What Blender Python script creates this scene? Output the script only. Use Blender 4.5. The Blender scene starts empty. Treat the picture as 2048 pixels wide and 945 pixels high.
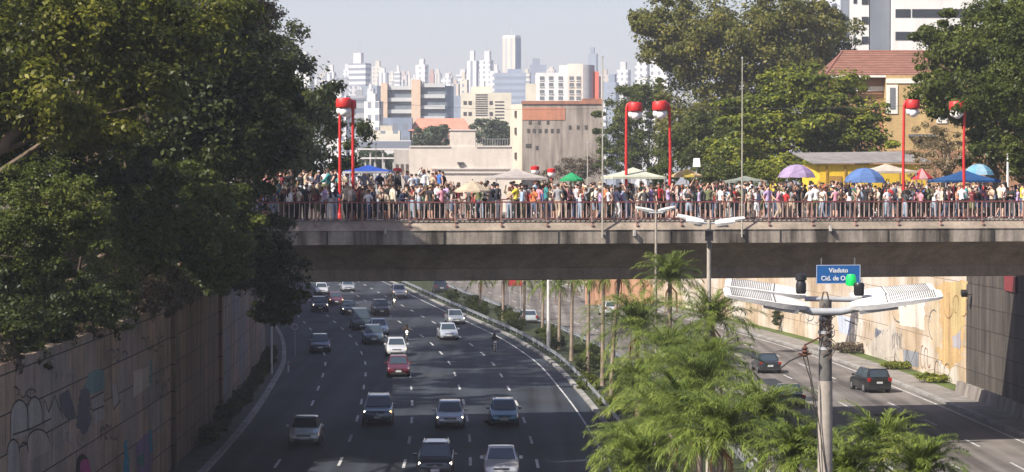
import bpy, math, random
import numpy as np
from mathutils import Vector, Matrix
R = math.radians
sc = bpy.context.scene
COL = sc.collection
rnd = random.Random(11)
# ---------------------------------------------------------------- camera, sky, sun, exposure
FPX, CZ = 5000.0, 14.5                 # focal length in pixels of the 2048 px photograph, camera height above the roadway
PITCH = math.atan((472.5 - 365.0) / FPX)
cam_d = bpy.data.cameras.new("camera"); cam = bpy.data.objects.new("camera", cam_d); COL.objects.link(cam)
cam_d.sensor_width = 36; cam_d.lens = 36 * FPX / 2048; cam_d.clip_start = 1; cam_d.clip_end = 12000
cam.location = (0, 0, CZ); cam.rotation_euler = (R(90) - PITCH, 0, 0)
sc.camera = cam
SUN_DIR = Vector((-0.80, -0.64, 1.0)).normalized()      # towards the sun: left of and behind the photographer
world = bpy.data.worlds.new("World"); sc.world = world; world.use_nodes = True
wn = world.node_tree.nodes; wl = world.node_tree.links
sky = wn.new("ShaderNodeTexSky"); sky.sky_type = 'NISHITA'; sky.sun_disc = False
sky.sun_elevation = math.asin(SUN_DIR.z); sky.sun_rotation = math.atan2(SUN_DIR.x, SUN_DIR.y)
sky.air_density = 1.0; sky.dust_density = 1.6; sky.ozone_density = 2.0
tint = wn.new("ShaderNodeMix"); tint.data_type = 'RGBA'; tint.blend_type = 'MULTIPLY'; tint.inputs[0].default_value = 1.0; tint.inputs[7].default_value = (1.10, 0.97, 1.05, 1)
wl.new(sky.outputs[0], tint.inputs[6]); wl.new(tint.outputs[2], wn["Background"].inputs[0]); wn["Background"].inputs[1].default_value = 0.086
sun_d = bpy.data.lights.new("sun", 'SUN'); sun_d.energy = 5.0; sun_d.angle = R(0.53); sun_d.color = (1.0, 0.93, 0.82)
sun = bpy.data.objects.new("sun", sun_d); COL.objects.link(sun)
sun.rotation_euler = SUN_DIR.to_track_quat('Z', 'Y').to_euler(); sun.location = (0, 0, 80)
sc.view_settings.view_transform = 'Standard'; sc.view_settings.look = 'None'
sc.view_settings.exposure = 0.80; sc.view_settings.gamma = 1.0
sc.render.engine = 'CYCLES'
cy = sc.cycles
cy.max_bounces = 6; cy.diffuse_bounces = 3; cy.glossy_bounces = 2; cy.transmission_bounces = 3; cy.volume_bounces = 1
cy.transparent_max_bounces = 8; cy.caustics_reflective = False; cy.caustics_refractive = False
cy.use_denoising = True
cy.sample_clamp_indirect = 6

# ---------------------------------------------------------------- pixel helpers
_fw = (0, math.cos(PITCH), -math.sin(PITCH)); _up = (0, math.sin(PITCH), math.cos(PITCH))
def ray(px, py):
    x = (px - 1024) / FPX; v = -(py - 472.5) / FPX
    return Vector((x, _fw[1] + v * _up[1], _fw[2] + v * _up[2]))
def at(px, py, Y):
    d = ray(px, py); t = Y / d.y
    return Vector((d.x * t, Y, CZ + d.z * t))
def gr(px, py, z=0.0):
    d = ray(px, py); t = (z - CZ) / d.z
    return Vector((d.x * t, d.y * t, z))

# ---------------------------------------------------------------- materials
def new_mat(name):
    m = bpy.data.materials.new(name); m.use_nodes = True
    return m, m.node_tree.nodes, m.node_tree.links, m.node_tree.nodes["Principled BSDF"]
def ramp(N, stops):
    r = N.new("ShaderNodeValToRGB")
    while len(r.color_ramp.elements) < len(stops): r.color_ramp.elements.new(0.5)
    for e, (p, c) in zip(r.color_ramp.elements, stops):
        e.position = p; e.color = (*c, 1) if len(c) == 3 else c
    return r
def math_n(N, L, op, a, b=None, c=None):
    n = N.new("ShaderNodeMath"); n.operation = op
    for i, v in enumerate((a, b, c)):
        if v is None: continue
        if hasattr(v, 'links'): L.new(v, n.inputs[i])
        else: n.inputs[i].default_value = v
    return n.outputs[0]
def mix(N, L, f, a, b, mode='MIX'):
    n = N.new("ShaderNodeMix"); n.data_type = 'RGBA'; n.blend_type = mode
    for i, v in ((0, f), (6, a), (7, b)):
        if hasattr(v, 'links'): L.new(v, n.inputs[i])
        elif i == 0: n.inputs[0].default_value = v
        else: n.inputs[i].default_value = (*v, 1) if len(v) == 3 else v
    return n.outputs[2]
def noise(N, L, scale, vec=None, detail=4, rough=0.55):
    n = N.new("ShaderNodeTexNoise"); n.inputs["Scale"].default_value = scale; n.inputs["Detail"].default_value = detail
    n.inputs["Roughness"].default_value = rough
    if vec is not None: L.new(vec, n.inputs["Vector"])
    return n.outputs["Fac"]
def pos(N, L, scale=(1, 1, 1), obj=False):
    if obj: o = N.new("ShaderNodeTexCoord").outputs["Object"]
    else: o = N.new("ShaderNodeNewGeometry").outputs["Position"]
    mp = N.new("ShaderNodeMapping"); mp.inputs["Scale"].default_value = scale; L.new(o, mp.inputs["Vector"])
    return mp.outputs[0]
_MC = {}
def M(name, col, rough=0.7, metal=0.0, var=0.12, scale=3.0, spec=0.5, coat=0.0, emit=None, bump=0.0):
    if name in _MC: return _MC[name]
    m, N, L, B = new_mat(name)
    B.inputs["Roughness"].default_value = rough; B.inputs["Metallic"].default_value = metal
    B.inputs["Specular IOR Level"].default_value = spec; B.inputs["Coat Weight"].default_value = coat
    if var > 0:
        f = noise(N, L, scale, pos(N, L, obj=True))
        r = ramp(N, [(0.3, tuple(c * (1 - var) for c in col)), (0.7, tuple(min(1, c * (1 + var)) for c in col))])
        L.new(f, r.inputs[0]); L.new(r.outputs[0], B.inputs["Base Color"])
        if bump:
            b = N.new("ShaderNodeBump"); b.inputs["Strength"].default_value = bump; L.new(f, b.inputs["Height"]); L.new(b.outputs[0], B.inputs["Normal"])
    else: B.inputs["Base Color"].default_value = (*col, 1)
    if emit:
        B.inputs["Emission Color"].default_value = (*col, 1); B.inputs["Emission Strength"].default_value = emit
    _MC[name] = m
    return m
def stained(name, base, dark, joint=None, streak=0.6, rough=0.85, panel=(3.0, 1.5), wall=False, tint=None, tintamt=0.5, low=0.35, high=0.62):
    """weathered concrete or plaster: blotches, vertical run-off streaks, optional panel joints (world space)"""
    m, N, L, B = new_mat(name); B.inputs["Roughness"].default_value = rough; B.inputs["Specular IOR Level"].default_value = 0.25
    p = pos(N, L)
    blotch = noise(N, L, 0.45, p, 6, 0.62)
    st = noise(N, L, 1.0, pos(N, L, (1.1, 1.1, 0.10)), 5, 0.6)
    fine = noise(N, L, 6.0, p, 4, 0.6)
    a = math_n(N, L, 'ADD', math_n(N, L, 'MULTIPLY', blotch, 1 - streak), math_n(N, L, 'MULTIPLY', st, streak))
    r = ramp(N, [(low, dark), (high, base)]); L.new(a, r.inputs[0])
    c = mix(N, L, 0.35, r.outputs[0], fine, 'OVERLAY')
    if tint:
        tn = noise(N, L, 0.16, p, 3, 0.5); tr = ramp(N, [(0.45, (0, 0, 0)), (0.6, (1, 1, 1))]); L.new(tn, tr.inputs[0])
        c = mix(N, L, math_n(N, L, 'MULTIPLY', tr.outputs[0], tintamt), c, tint)
    if joint:
        sep = N.new("ShaderNodeSeparateXYZ"); L.new(p, sep.inputs[0])
        cb = N.new("ShaderNodeCombineXYZ")
        L.new(sep.outputs[1] if wall else sep.outputs[0], cb.inputs[0]); L.new(sep.outputs[2], cb.inputs[1])
        bt = N.new("ShaderNodeTexBrick"); bt.inputs["Scale"].default_value = 1.0; bt.offset = 0.5
        bt.inputs["Brick Width"].default_value = panel[0]; bt.inputs["Row Height"].default_value = panel[1]
        bt.inputs["Mortar Size"].default_value = 0.03; bt.inputs["Mortar Smooth"].default_value = 0.3
        bt.inputs["Color1"].default_value = (0, 0, 0, 1); bt.inputs["Color2"].default_value = (0.22, 0.22, 0.22, 1); bt.inputs["Mortar"].default_value = (1, 1, 1, 1)
        L.new(cb.outputs[0], bt.inputs["Vector"])
        c = mix(N, L, bt.outputs["Color"], c, joint)
    L.new(c, B.inputs["Base Color"])
    b = N.new("ShaderNodeBump"); b.inputs["Strength"].default_value = 0.4; b.inputs["Distance"].default_value = 0.03; L.new(fine, b.inputs["Height"]); L.new(b.outputs[0], B.inputs["Normal"])
    return m
def asphalt(name, base, sheen):
    m, N, L, B = new_mat(name)
    p = pos(N, L)
    lanes = noise(N, L, 1.0, pos(N, L, (0.9, 0.010, 1)), 3, 0.5)
    patch = noise(N, L, 0.12, p, 5, 0.6); fine = noise(N, L, 9, p, 3, 0.7)
    a = math_n(N, L, 'ADD', math_n(N, L, 'MULTIPLY', lanes, 0.55), math_n(N, L, 'MULTIPLY', patch, 0.45))
    r = ramp(N, [(0.38, tuple(c * 0.5 for c in base)), (0.60, tuple(c * 1.5 for c in base))]); L.new(a, r.inputs[0])
    L.new(mix(N, L, 0.3, r.outputs[0], fine, 'OVERLAY'), B.inputs["Base Color"])
    B.inputs["Roughness"].default_value = sheen; B.inputs["Specular IOR Level"].default_value = 0.22
    b = N.new("ShaderNodeBump"); b.inputs["Strength"].default_value = 0.3; b.inputs["Distance"].default_value = 0.01; L.new(fine, b.inputs["Height"]); L.new(b.outputs[0], B.inputs["Normal"])
    return m
def leafmat(name, cols, trans=0.35, rough=0.45):
    """leaves: hue varies leaf by leaf and by clump; part of the light passes through"""
    m, N, L, B = new_mat(name)
    g = N.new("ShaderNodeNewGeometry")
    r = ramp(N, [(i / (len(cols) - 1), c) for i, c in enumerate(cols)])
    big = noise(N, L, 0.33, pos(N, L), 2, 0.5)
    f = math_n(N, L, 'ADD', math_n(N, L, 'MULTIPLY', g.outputs["Random Per Island"], 0.5), math_n(N, L, 'MULTIPLY', math_n(N, L, 'SUBTRACT', big, 0.3), 1.25))
    L.new(f, r.inputs[0]); L.new(r.outputs[0], B.inputs["Base Color"]); B.inputs["Roughness"].default_value = rough
    B.inputs["Specular IOR Level"].default_value = 0.2
    t = N.new("ShaderNodeBsdfTranslucent"); L.new(mix(N, L, 0.5, r.outputs[0], (0.16, 0.22, 0.03)), t.inputs[0])
    ms = N.new("ShaderNodeMixShader"); ms.inputs[0].default_value = trans
    L.new(B.outputs[0], ms.inputs[1]); L.new(t.outputs[0], ms.inputs[2]); L.new(ms.outputs[0], N["Material Output"].inputs[0])
    return m
def facade(name, wall, glass, style='grid', ws=3.2, fh=3.1, fx=0.5, fz=0.45):
    """far facade: windows in a grid of the building's own axes"""
    m, N, L, B = new_mat(name); B.inputs["Roughness"].default_value = 0.7
    o = N.new("ShaderNodeTexCoord").outputs["Object"]; sp = N.new("ShaderNodeSeparateXYZ"); L.new(o, sp.inputs[0])
    nn = N.new("ShaderNodeTexCoord").outputs["Normal"]; sn = N.new("ShaderNodeSeparateXYZ"); L.new(nn, sn.inputs[0])
    isx = math_n(N, L, 'GREATER_THAN', math_n(N, L, 'ABSOLUTE', sn.outputs[0]), 0.7)
    flat = math_n(N, L, 'LESS_THAN', math_n(N, L, 'ABSOLUTE', sn.outputs[2]), 0.5)
    u = math_n(N, L, 'ADD', math_n(N, L, 'MULTIPLY', sp.outputs[1], isx), math_n(N, L, 'MULTIPLY', sp.outputs[0], math_n(N, L, 'SUBTRACT', 1.0, isx)))
    fu = math_n(N, L, 'LESS_THAN', math_n(N, L, 'FRACT', math_n(N, L, 'DIVIDE', math_n(N, L, 'ADD', u, 500.3), ws)), fx)
    fv = math_n(N, L, 'LESS_THAN', math_n(N, L, 'FRACT', math_n(N, L, 'DIVIDE', sp.outputs[2], fh)), fz)
    k = {'grid': math_n(N, L, 'MULTIPLY', fu, fv), 'bands': fv, 'vert': fu}[style]
    k = math_n(N, L, 'MULTIPLY', k, flat)
    st = noise(N, L, 1.0, pos(N, L, (0.25, 0.25, 0.03)), 3, 0.6)
    w = mix(N, L, 0.35, wall, st, 'OVERLAY')
    L.new(mix(N, L, k, w, glass), B.inputs["Base Color"])
    return m

# ---------------------------------------------------------------- mesh helpers
class MB:
    def __init__(s): s.v = []; s.f = []; s.mi = []; s.cur = 0
    def quad(s, a, b, c, d):
        n = len(s.v); s.v += [tuple(a), tuple(b), tuple(c), tuple(d)]; s.f.append((n, n + 1, n + 2, n + 3)); s.mi.append(s.cur)
    def poly(s, pts):
        n = len(s.v); s.v += [tuple(p) for p in pts]; s.f.append(tuple(range(n, n + len(pts)))); s.mi.append(s.cur)
    def box(s, c, d, rz=0.0, taper=1.0, rx=0.0):
        hx, hy, hz = d[0] / 2, d[1] / 2, d[2] / 2; n = len(s.v); cs, sn = math.cos(rz), math.sin(rz)
        for z in (-1, 1):
            t = taper if z > 0 else 1
            for x, y in ((-1, -1), (1, -1), (1, 1), (-1, 1)):
                X, Y, Z = x * hx * t, y * hy * t, z * hz
                if rx: Y, Z = Y * math.cos(rx) - Z * math.sin(rx), Y * math.sin(rx) + Z * math.cos(rx)
                s.v.append((c[0] + X * cs - Y * sn, c[1] + X * sn + Y * cs, c[2] + Z))
        for q in ((3, 2, 1, 0), (4, 5, 6, 7), (0, 1, 5, 4), (1, 2, 6, 5), (2, 3, 7, 6), (3, 0, 4, 7)):
            s.f.append(tuple(n + i for i in q)); s.mi.append(s.cur)
        return s
    def tube(s, pts, rad, k=8, cap=True):
        pts = [Vector(p) for p in pts]; rad = rad if hasattr(rad, '__len__') else [rad] * len(pts)
        n0 = len(s.v); ref = Vector((0, 0, 1))
        if abs((pts[-1] - pts[0]).normalized().z) > 0.8: ref = Vector((0, 1, 0))
        for i, p in enumerate(pts):
            d = (pts[min(i + 1, len(pts) - 1)] - pts[max(i - 1, 0)]).normalized()
            a = d.cross(ref)
            if a.length < 1e-4: a = d.cross(Vector((1, 0, 0)))
            a.normalize(); b = d.cross(a)
            for j in range(k):
                t = 2 * math.pi * j / k
                s.v.append(tuple(p + (a * math.cos(t) + b * math.sin(t)) * rad[i]))
        for i in range(len(pts) - 1):
            for j in range(k):
                a0 = n0 + i * k + j; a1 = n0 + i * k + (j + 1) % k
                s.f.append((a0, a1, a1 + k, a0 + k)); s.mi.append(s.cur)
        if cap:
            s.f.append(tuple(n0 + j for j in range(k - 1, -1, -1))); s.mi.append(s.cur)
            e = n0 + (len(pts) - 1) * k; s.f.append(tuple(e + j for j in range(k))); s.mi.append(s.cur)
        return s
    def lathe(s, c, prof, k=16, sx=1.0, sy=1.0, cap=False):
        n0 = len(s.v)
        for r, z in prof:
            for j in range(k):
                t = 2 * math.pi * j / k; s.v.append((c[0] + r * math.cos(t) * sx, c[1] + r * math.sin(t) * sy, c[2] + z))
        for i in range(len(prof) - 1):
            for j in range(k):
                a0 = n0 + i * k + j; a1 = n0 + i * k + (j + 1) % k
                s.f.append((a0, a1, a1 + k, a0 + k)); s.mi.append(s.cur)
        if cap:
            s.f.append(tuple(n0 + j for j in range(k - 1, -1, -1))); s.mi.append(s.cur)
            e = n0 + (len(prof) - 1) * k; s.f.append(tuple(e + j for j in range(k))); s.mi.append(s.cur)
        return s
    def loft(s, rings, cap=True, closed=True):
        n0 = len(s.v); k = len(rings[0])
        for r in rings: s.v += [tuple(p) for p in r]
        for i in range(len(rings) - 1):
            for j in range(k if closed else k - 1):
                a0 = n0 + i * k + j; a1 = n0 + i * k + (j + 1) % k
                s.f.append((a0, a1, a1 + k, a0 + k)); s.mi.append(s.cur)
        if cap:
            s.f.append(tuple(n0 + j for j in range(k - 1, -1, -1))); s.mi.append(s.cur)
            e = n0 + (len(rings) - 1) * k; s.f.append(tuple(e + j for j in range(k))); s.mi.append(s.cur)
        return s
    def build(s, name, mats, parent=None, smooth=None, loc=None):
        me = bpy.data.meshes.new(name); me.from_pydata(s.v, [], s.f); me.update()
        mats = mats if isinstance(mats, (list, tuple)) else [mats]
        for m in mats: me.materials.append(m)
        if len(mats) > 1: me.polygons.foreach_set("material_index", s.mi)
        if smooth is not None:
            me.polygons.foreach_set("use_smooth", [True] * len(me.polygons))
            if smooth < 180: me.set_sharp_from_angle(angle=R(smooth))
        o = bpy.data.objects.new(name, me); COL.objects.link(o)
        if parent is not None: o.parent = parent
        if loc is not None: o.location = loc
        return o
LABELS = {}
def tag(o, label, cat, group=None):
    o["label"] = label; o["category"] = cat
    if group: o["group"] = group
    LABELS.setdefault(label, []).append(o.name)
    return o
def thing(name, label, cat, loc=(0, 0, 0), rz=0.0, group=None):
    o = bpy.data.objects.new(name, None); COL.objects.link(o); o.location = loc; o.rotation_euler = (0, 0, rz); o.empty_display_size = 0.3
    return tag(o, label, cat, group)
def struct(o, label=None):
    o["kind"] = "structure"
    if label: o["label"] = label
    return o
def dup(o, parent=None):
    c = o.copy(); COL.objects.link(c); c.parent = parent
    for ch in o.children: dup(ch, c)
    return c

# ---------------------------------------------------------------- the curved trench road
_yt = np.array([0, 90, 125, 142, 161.5, 200, 232, 302, 354, 420, 520.]); _xt = np.array([5.1, 5.1, 5.0, 4.67, 4.04, 2.2, -0.9, -10.4, -17.3, -27, -43.])
_ys = np.arange(0, 520, 2.0); _xs = np.interp(_ys, _yt, _xt)
_k = np.ones(9) / 9
for _ in range(2): _xs = np.convolve(np.pad(_xs, 4, mode='edge'), _k, 'valid')
def C(Y): return float(np.interp(Y, _ys, _xs))
def strip(mb, y0, y1, a, b, za, zb=None, step=4.0):
    zb = za if zb is None else zb; n = max(1, int((y1 - y0) / step))
    for i in range(n):
        p, q = y0 + (y1 - y0) * i / n, y0 + (y1 - y0) * (i + 1) / n
        mb.quad((C(p) + a, p, za), (C(p) + b, p, zb), (C(q) + b, q, zb), (C(q) + a, q, za))
LK, LW, RE0, RE1, RW = -20.2, -22.0, 7.4, 24.4, 28.2     # left kerb, left wall, right carriageway edges, right wall
DECK = 12.5
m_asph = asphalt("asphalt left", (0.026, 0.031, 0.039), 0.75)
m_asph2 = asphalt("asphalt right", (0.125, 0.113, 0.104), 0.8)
m_kerb = stained("kerb concrete", (0.34, 0.33, 0.31), (0.16, 0.155, 0.15))
m_pave = stained("pavement", (0.26, 0.24, 0.22), (0.13, 0.12, 0.11))
m_paint = M("road paint", (0.42, 0.42, 0.41), 0.7, var=0.4, scale=1.5)
m_dirt = stained("median soil", (0.045, 0.055, 0.022), (0.015, 0.024, 0.008), streak=0.0)
m_grass = stained("verge grass", (0.10, 0.14, 0.03), (0.05, 0.06, 0.02), streak=0.0)
m_ground = stained("city ground", (0.16, 0.15, 0.13), (0.08, 0.08, 0.07), streak=0.0)
g = MB(); g.box((0, 2300, -0.55), (6000, 4800, 1.0)); struct(g.build("ground", m_ground))
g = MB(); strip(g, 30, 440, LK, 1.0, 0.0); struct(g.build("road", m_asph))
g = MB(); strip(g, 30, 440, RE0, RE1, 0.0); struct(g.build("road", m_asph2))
def raised(a, b, z, name, m, y0=30, y1=440):
    g = MB(); strip(g, y0, y1, a, b, z); strip(g, y0, y1, a, a, -0.04, z); strip(g, y0, y1, b, b, z, -0.04); return struct(g.build(name, m))
raised(1.0, 1.35, 0.16, "kerb", m_kerb); raised(RE0 - 0.35, RE0, 0.16, "kerb", m_kerb)
raised(1.354, RE0 - 0.354, 0.13, "ground", m_dirt)
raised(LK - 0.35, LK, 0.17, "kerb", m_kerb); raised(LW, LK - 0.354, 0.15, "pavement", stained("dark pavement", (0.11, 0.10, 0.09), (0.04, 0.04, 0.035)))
raised(RE1, RE1 + 0.4, 0.16, "kerb", m_kerb); raised(RE1 + 0.404, RW - 1.3, 0.14, "pavement", m_pave); raised(RW - 1.296, RW, 0.15, "ground", m_grass)
g = MB()
strip(g, 40, 430, -0.06, 0.06, 0.005)
for off in (RE0 + 0.5, RE1 - 0.6): strip(g, 40, 430, off - 0.08, off + 0.08, 0.005)
for i, off in enumerate((-3.6, -7.05, -10.45, -13.8, -17.0)):
    y = 44 + (i % 2) * 1.0
    while y < 420: strip(g, y, y + 4.0, off - 0.075, off + 0.075, 0.005, step=2); y += 11.8
for i, off in enumerate((10.9, 14.3, 17.7, 20.9)):
    y = 42.5
    while y < 420: strip(g, y, y + 4.0, off - 0.075, off + 0.075, 0.005, step=2); y += 11.8
struct(g.build("lane_markings", m_paint))
g = MB(); rp = random.Random(8)
for k in range(26):
    y = rp.uniform(126, 300); off = rp.choice((-1.8, -5.3, -8.8, -12.1, -15.4, 12.6, 16.0, 19.3)) + rp.uniform(-.5, .5); w = rp.uniform(.5, 1.3)
    strip(g, y, y + rp.uniform(2, 16), off - w, off + w, 0.003, step=2)
struct(g.build("road_patch", asphalt("asphalt patch", (0.026, 0.029, 0.034), 0.8)))

# terraces above the retaining walls (street level left and right, and where the valley closes)
def terrace(y0, y1, side, prof, m, name):
    g = MB(); n = max(1, int((y1 - y0) / 5))
    for i in range(n):
        p, q = y0 + (y1 - y0) * i / n, y0 + (y1 - y0) * (i + 1) / n
        for (a, za), (b, zb) in zip(prof[:-1], prof[1:]):
            P = [(C(p) + a, p, za), (C(p) + b, p, zb), (C(q) + b, q, zb), (C(q) + a, q, za)]
            g.quad(*(P if side > 0 else P[::-1]))
    return struct(g.build(name, m))
m_bank = stained("bank soil", (0.09, 0.07, 0.045), (0.03, 0.035, 0.015), streak=0.0)
terrace(30, 124, -1, [(-22.4, 8.3), (-26, 9.0), (-32, 12.0), (-260, 12.3)], m_bank, "terrain")
terrace(124, 440, -1, [(-22.4, 12.3), (-30, 12.4), (-260, 12.4)], m_bank, "terrain")
terrace(30, 440, 1, [(28.6, 12.3), (34, 12.4), (300, 12.4)], m_bank, "terrain")
g = MB(); g.box((0, 2290, 5.8), (2800, 3700, 12.0)); struct(g.build("terrain", m_ground))

# retaining walls
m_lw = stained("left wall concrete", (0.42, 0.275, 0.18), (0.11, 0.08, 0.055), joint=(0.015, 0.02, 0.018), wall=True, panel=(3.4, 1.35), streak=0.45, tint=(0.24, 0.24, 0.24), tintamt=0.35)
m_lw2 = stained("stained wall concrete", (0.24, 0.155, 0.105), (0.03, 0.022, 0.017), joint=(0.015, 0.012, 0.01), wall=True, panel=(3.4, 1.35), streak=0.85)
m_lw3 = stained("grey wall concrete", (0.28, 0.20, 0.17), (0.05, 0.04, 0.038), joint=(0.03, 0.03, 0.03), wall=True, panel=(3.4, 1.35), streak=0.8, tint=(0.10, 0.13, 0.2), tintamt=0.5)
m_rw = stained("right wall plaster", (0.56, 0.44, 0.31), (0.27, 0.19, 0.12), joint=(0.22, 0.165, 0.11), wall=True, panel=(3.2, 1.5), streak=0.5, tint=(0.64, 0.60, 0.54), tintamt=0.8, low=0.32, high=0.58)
m_rw2 = stained("right wall bare", (0.38, 0.33, 0.28), (0.16, 0.13, 0.10), joint=(0.08, 0.07, 0.06), wall=True, panel=(3.2, 1.5), streak=0.5)
def wallmesh(y0, y1, off, th, top, m, name, z0=-0.02):
    g = MB(); strip(g, y0, y1, off, off, z0, top); strip(g, y0, y1, off, off + th, top); strip(g, y0, y1, off + th, off + th, top, z0)
    for y in (y0, y1): g.quad((C(y) + off, y, z0), (C(y) + off + th, y, z0), (C(y) + off + th, y, top), (C(y) + off, y, top))
    return g.build(name, m)
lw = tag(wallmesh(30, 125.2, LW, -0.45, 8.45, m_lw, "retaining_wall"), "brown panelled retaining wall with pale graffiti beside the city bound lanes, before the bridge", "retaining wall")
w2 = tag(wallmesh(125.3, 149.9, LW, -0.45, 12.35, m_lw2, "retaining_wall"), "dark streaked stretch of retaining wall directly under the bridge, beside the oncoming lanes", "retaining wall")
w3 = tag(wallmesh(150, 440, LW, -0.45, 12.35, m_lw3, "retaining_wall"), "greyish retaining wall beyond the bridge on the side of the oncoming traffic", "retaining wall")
m_rw3 = stained("right wall stains and bridge shadow", (0.13, 0.11, 0.095), (0.035, 0.03, 0.027), joint=(0.02, 0.018, 0.016), wall=True, panel=(3.2, 1.5), streak=0.8)  # streaked concrete, with the bridge's shadow put into its dark colour
rw3 = tag(wallmesh(30, 173.9, RW, 0.45, 12.35, m_rw3, "retaining_wall"), "stained end of the right retaining wall under the bridge, darkened for the bridge shadow, beside the shaded outgoing lanes", "retaining wall")
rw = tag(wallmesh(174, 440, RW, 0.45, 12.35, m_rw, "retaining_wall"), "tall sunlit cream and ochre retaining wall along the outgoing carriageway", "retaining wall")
# wall pilasters at bridge ends
for y, zt, off in ((125.0, 9.2, LW + 0.18), (150.0, 12.0, LW + 0.18)):
    g = MB(); g.box((C(y) + off - .1, y, zt / 2), (0.3, 0.5, zt)); g.box((C(y) + off - .1, y, zt + 0.1), (0.4, 0.7, 0.2)); g.build("pilaster", m_lw2, lw if y < 130 else w3)
# low concrete barrier along the foot of the right wall, in front of the lit stretch
g = MB()
for i in range(12):
    a, b = 96 + i * 6.2, 96 + (i + 1) * 6.2 - 0.04
    for (x0, z0, x1, z1) in ((-1.6, 0.14, -1.45, 0.95), (-1.45, 0.95, -1.2, 0.95), (-1.2, 0.95, -1.05, 0.14)):
        g.quad((C(a) + RW + x0, a, z0), (C(b) + RW + x0, b, z0), (C(b) + RW + x1, b, z1), (C(a) + RW + x1, a, z1))
    for y in (a, b): g.quad((C(y) + RW - 1.6, y, 0.14), (C(y) + RW - 1.05, y, 0.14), (C(y) + RW - 1.2, y, 0.95), (C(y) + RW - 1.45, y, 0.95))
tag(g.build("concrete_barrier", stained("barrier", (0.3, 0.27, 0.24), (0.12, 0.1, 0.09))), "low grey concrete barrier at the foot of the cream wall, in the bridge's shadow", "barrier")

# graffiti: painted shapes on the walls (parts of the wall)
def wpt(px, py, side, lift):
    off = (LW + lift) if side < 0 else (RW - lift)
    Y = 130.0
    for _ in range(30):
        X = C(Y) + off; Y2 = X * FPX / (px - 1024); Y = 0.5 * Y + 0.5 * max(40, min(400, Y2))
    p = at(px, py, Y); return (C(Y) + off, Y, p.z)
def blob(pts, side, mat, name, parent, lift=0.012):
    r = random.Random(int(pts[0][0] * 3 + pts[0][1])); q = []; s_ = max(abs(pts[0][0] - pts[len(pts) // 2][0]), abs(pts[0][1] - pts[len(pts) // 2][1])) * .035
    for (x0, y0), (x1, y1) in zip(pts, pts[1:] + pts[:1]):
        n = max(1, int(math.hypot(x1 - x0, y1 - y0) / 6)); q += [(x0 + (x1 - x0) * i / n + (r.uniform(-s_, s_) if i else 0), y0 + (y1 - y0) * i / n + (r.uniform(-s_, s_) if i else 0)) for i in range(n)]
    g = MB(); g.poly([wpt(x, y, side, lift) for x, y in q]); return g.build(name, mat, parent)
def strokes(lines, width, side, mat, name, parent, lift=0.02):
    g = MB()
    for ln in lines:
        for (x0, y0), (x1, y1) in zip(ln[:-1], ln[1:]):
            a = Vector(wpt(x0, y0, side, lift)); b = Vector(wpt(x1, y1, side, lift)); d = b - a
            n = Vector((0, -d.z, d.y)).normalized() * width / 2; e = d.normalized() * width * 0.4; a -= e; b += e
            g.quad(a - n, b - n, b + n, a + n)
    return g.build(name, mat, parent)
def arc(cx, cy, rx, ry, t0, t1, n=9): return [(cx + rx * math.cos(R(t0 + (t1 - t0) * i / n)), cy + ry * math.sin(R(t0 + (t1 - t0) * i / n))) for i in range(n + 1)]
def pm(nm, c):
    k = "wall paint " + nm
    if k not in _MC: _MC[k] = stained(k, c, tuple(q * .55 for q in c), streak=.6)
    return _MC[k]
blob(arc(38, 838, 18, 38, 180, 360) + [(56, 868), (20, 882)], -1, pm("bone", (0.34, 0.29, 0.25)), "graffiti_letter", lw)
blob(arc(68, 828, 15, 34, 180, 360) + [(83, 846), (53, 862)], -1, pm("bone", (0.34, 0.29, 0.25)), "graffiti_letter", lw)
blob([(88, 800), (96, 825), (108, 792), (125, 838), (98, 856), (86, 846)], -1, pm("bone", (0.34, 0.29, 0.25)), "graffiti_letter", lw)
blob(arc(25, 905, 12, 26, 180, 360) + [(37, 945), (13, 945)], -1, pm("bone", (0.34, 0.29, 0.25)), "graffiti_letter", lw)
blob(arc(75, 885, 22, 26, 180, 360) + [(97, 900), (53, 925)], -1, pm("sand", (0.36, 0.28, 0.22)), "graffiti_letter", lw)
strokes([arc(38, 838, 18, 38, 180, 360), [(56, 838), (56, 868)], [(20, 838), (20, 882)], arc(68, 828, 15, 34, 180, 360), [(83, 828), (83, 846)], [(53, 828), (53, 862)],
         [(88, 800), (96, 825), (108, 792), (125, 838)], arc(75, 885, 22, 26, 180, 360), arc(25, 905, 12, 26, 180, 360), arc(46, 905, 9, 20, 180, 360),
         [(24, 870), (60, 858), (100, 838)]], 0.06, -1, pm("black", (0.03, 0.025, 0.025)), "graffiti_outline", lw)
blob([(178, 745), (196, 738), (208, 742), (208, 778), (180, 790), (168, 775)], -1, pm("grey green", (0.12, 0.20, 0.18)), "graffiti_head", lw)
blob([(165, 770), (178, 780), (180, 850), (165, 870), (150, 850), (155, 800)], -1, pm("slate", (0.09, 0.085, 0.095)), "graffiti_body", lw)
blob([(118, 790), (136, 778), (150, 830), (136, 845), (120, 820)], -1, pm("slate", (0.09, 0.085, 0.095)), "graffiti_body", lw)
blob([(183, 795), (205, 782), (208, 838), (186, 850)], -1, pm("bone", (0.34, 0.29, 0.25)), "graffiti_letter", lw)
blob([(222, 772), (232, 768), (238, 805), (226, 820)], -1, pm("bone", (0.34, 0.29, 0.25)), "graffiti_letter", lw)
strokes([[(180, 798), (206, 784)], [(195, 790), (196, 845)], [(183, 822), (207, 812)], [(222, 775), (226, 820)], [(232, 768), (238, 805)], [(226, 820), (240, 800)]], 0.07, -1, pm("black", (0.03, 0.025, 0.025)), "graffiti_outline", lw)
blob([(265, 745), (298, 732), (298, 772), (266, 796)], -1, pm("cream", (0.45, 0.36, 0.28)), "painted_patch", lw)
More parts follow.
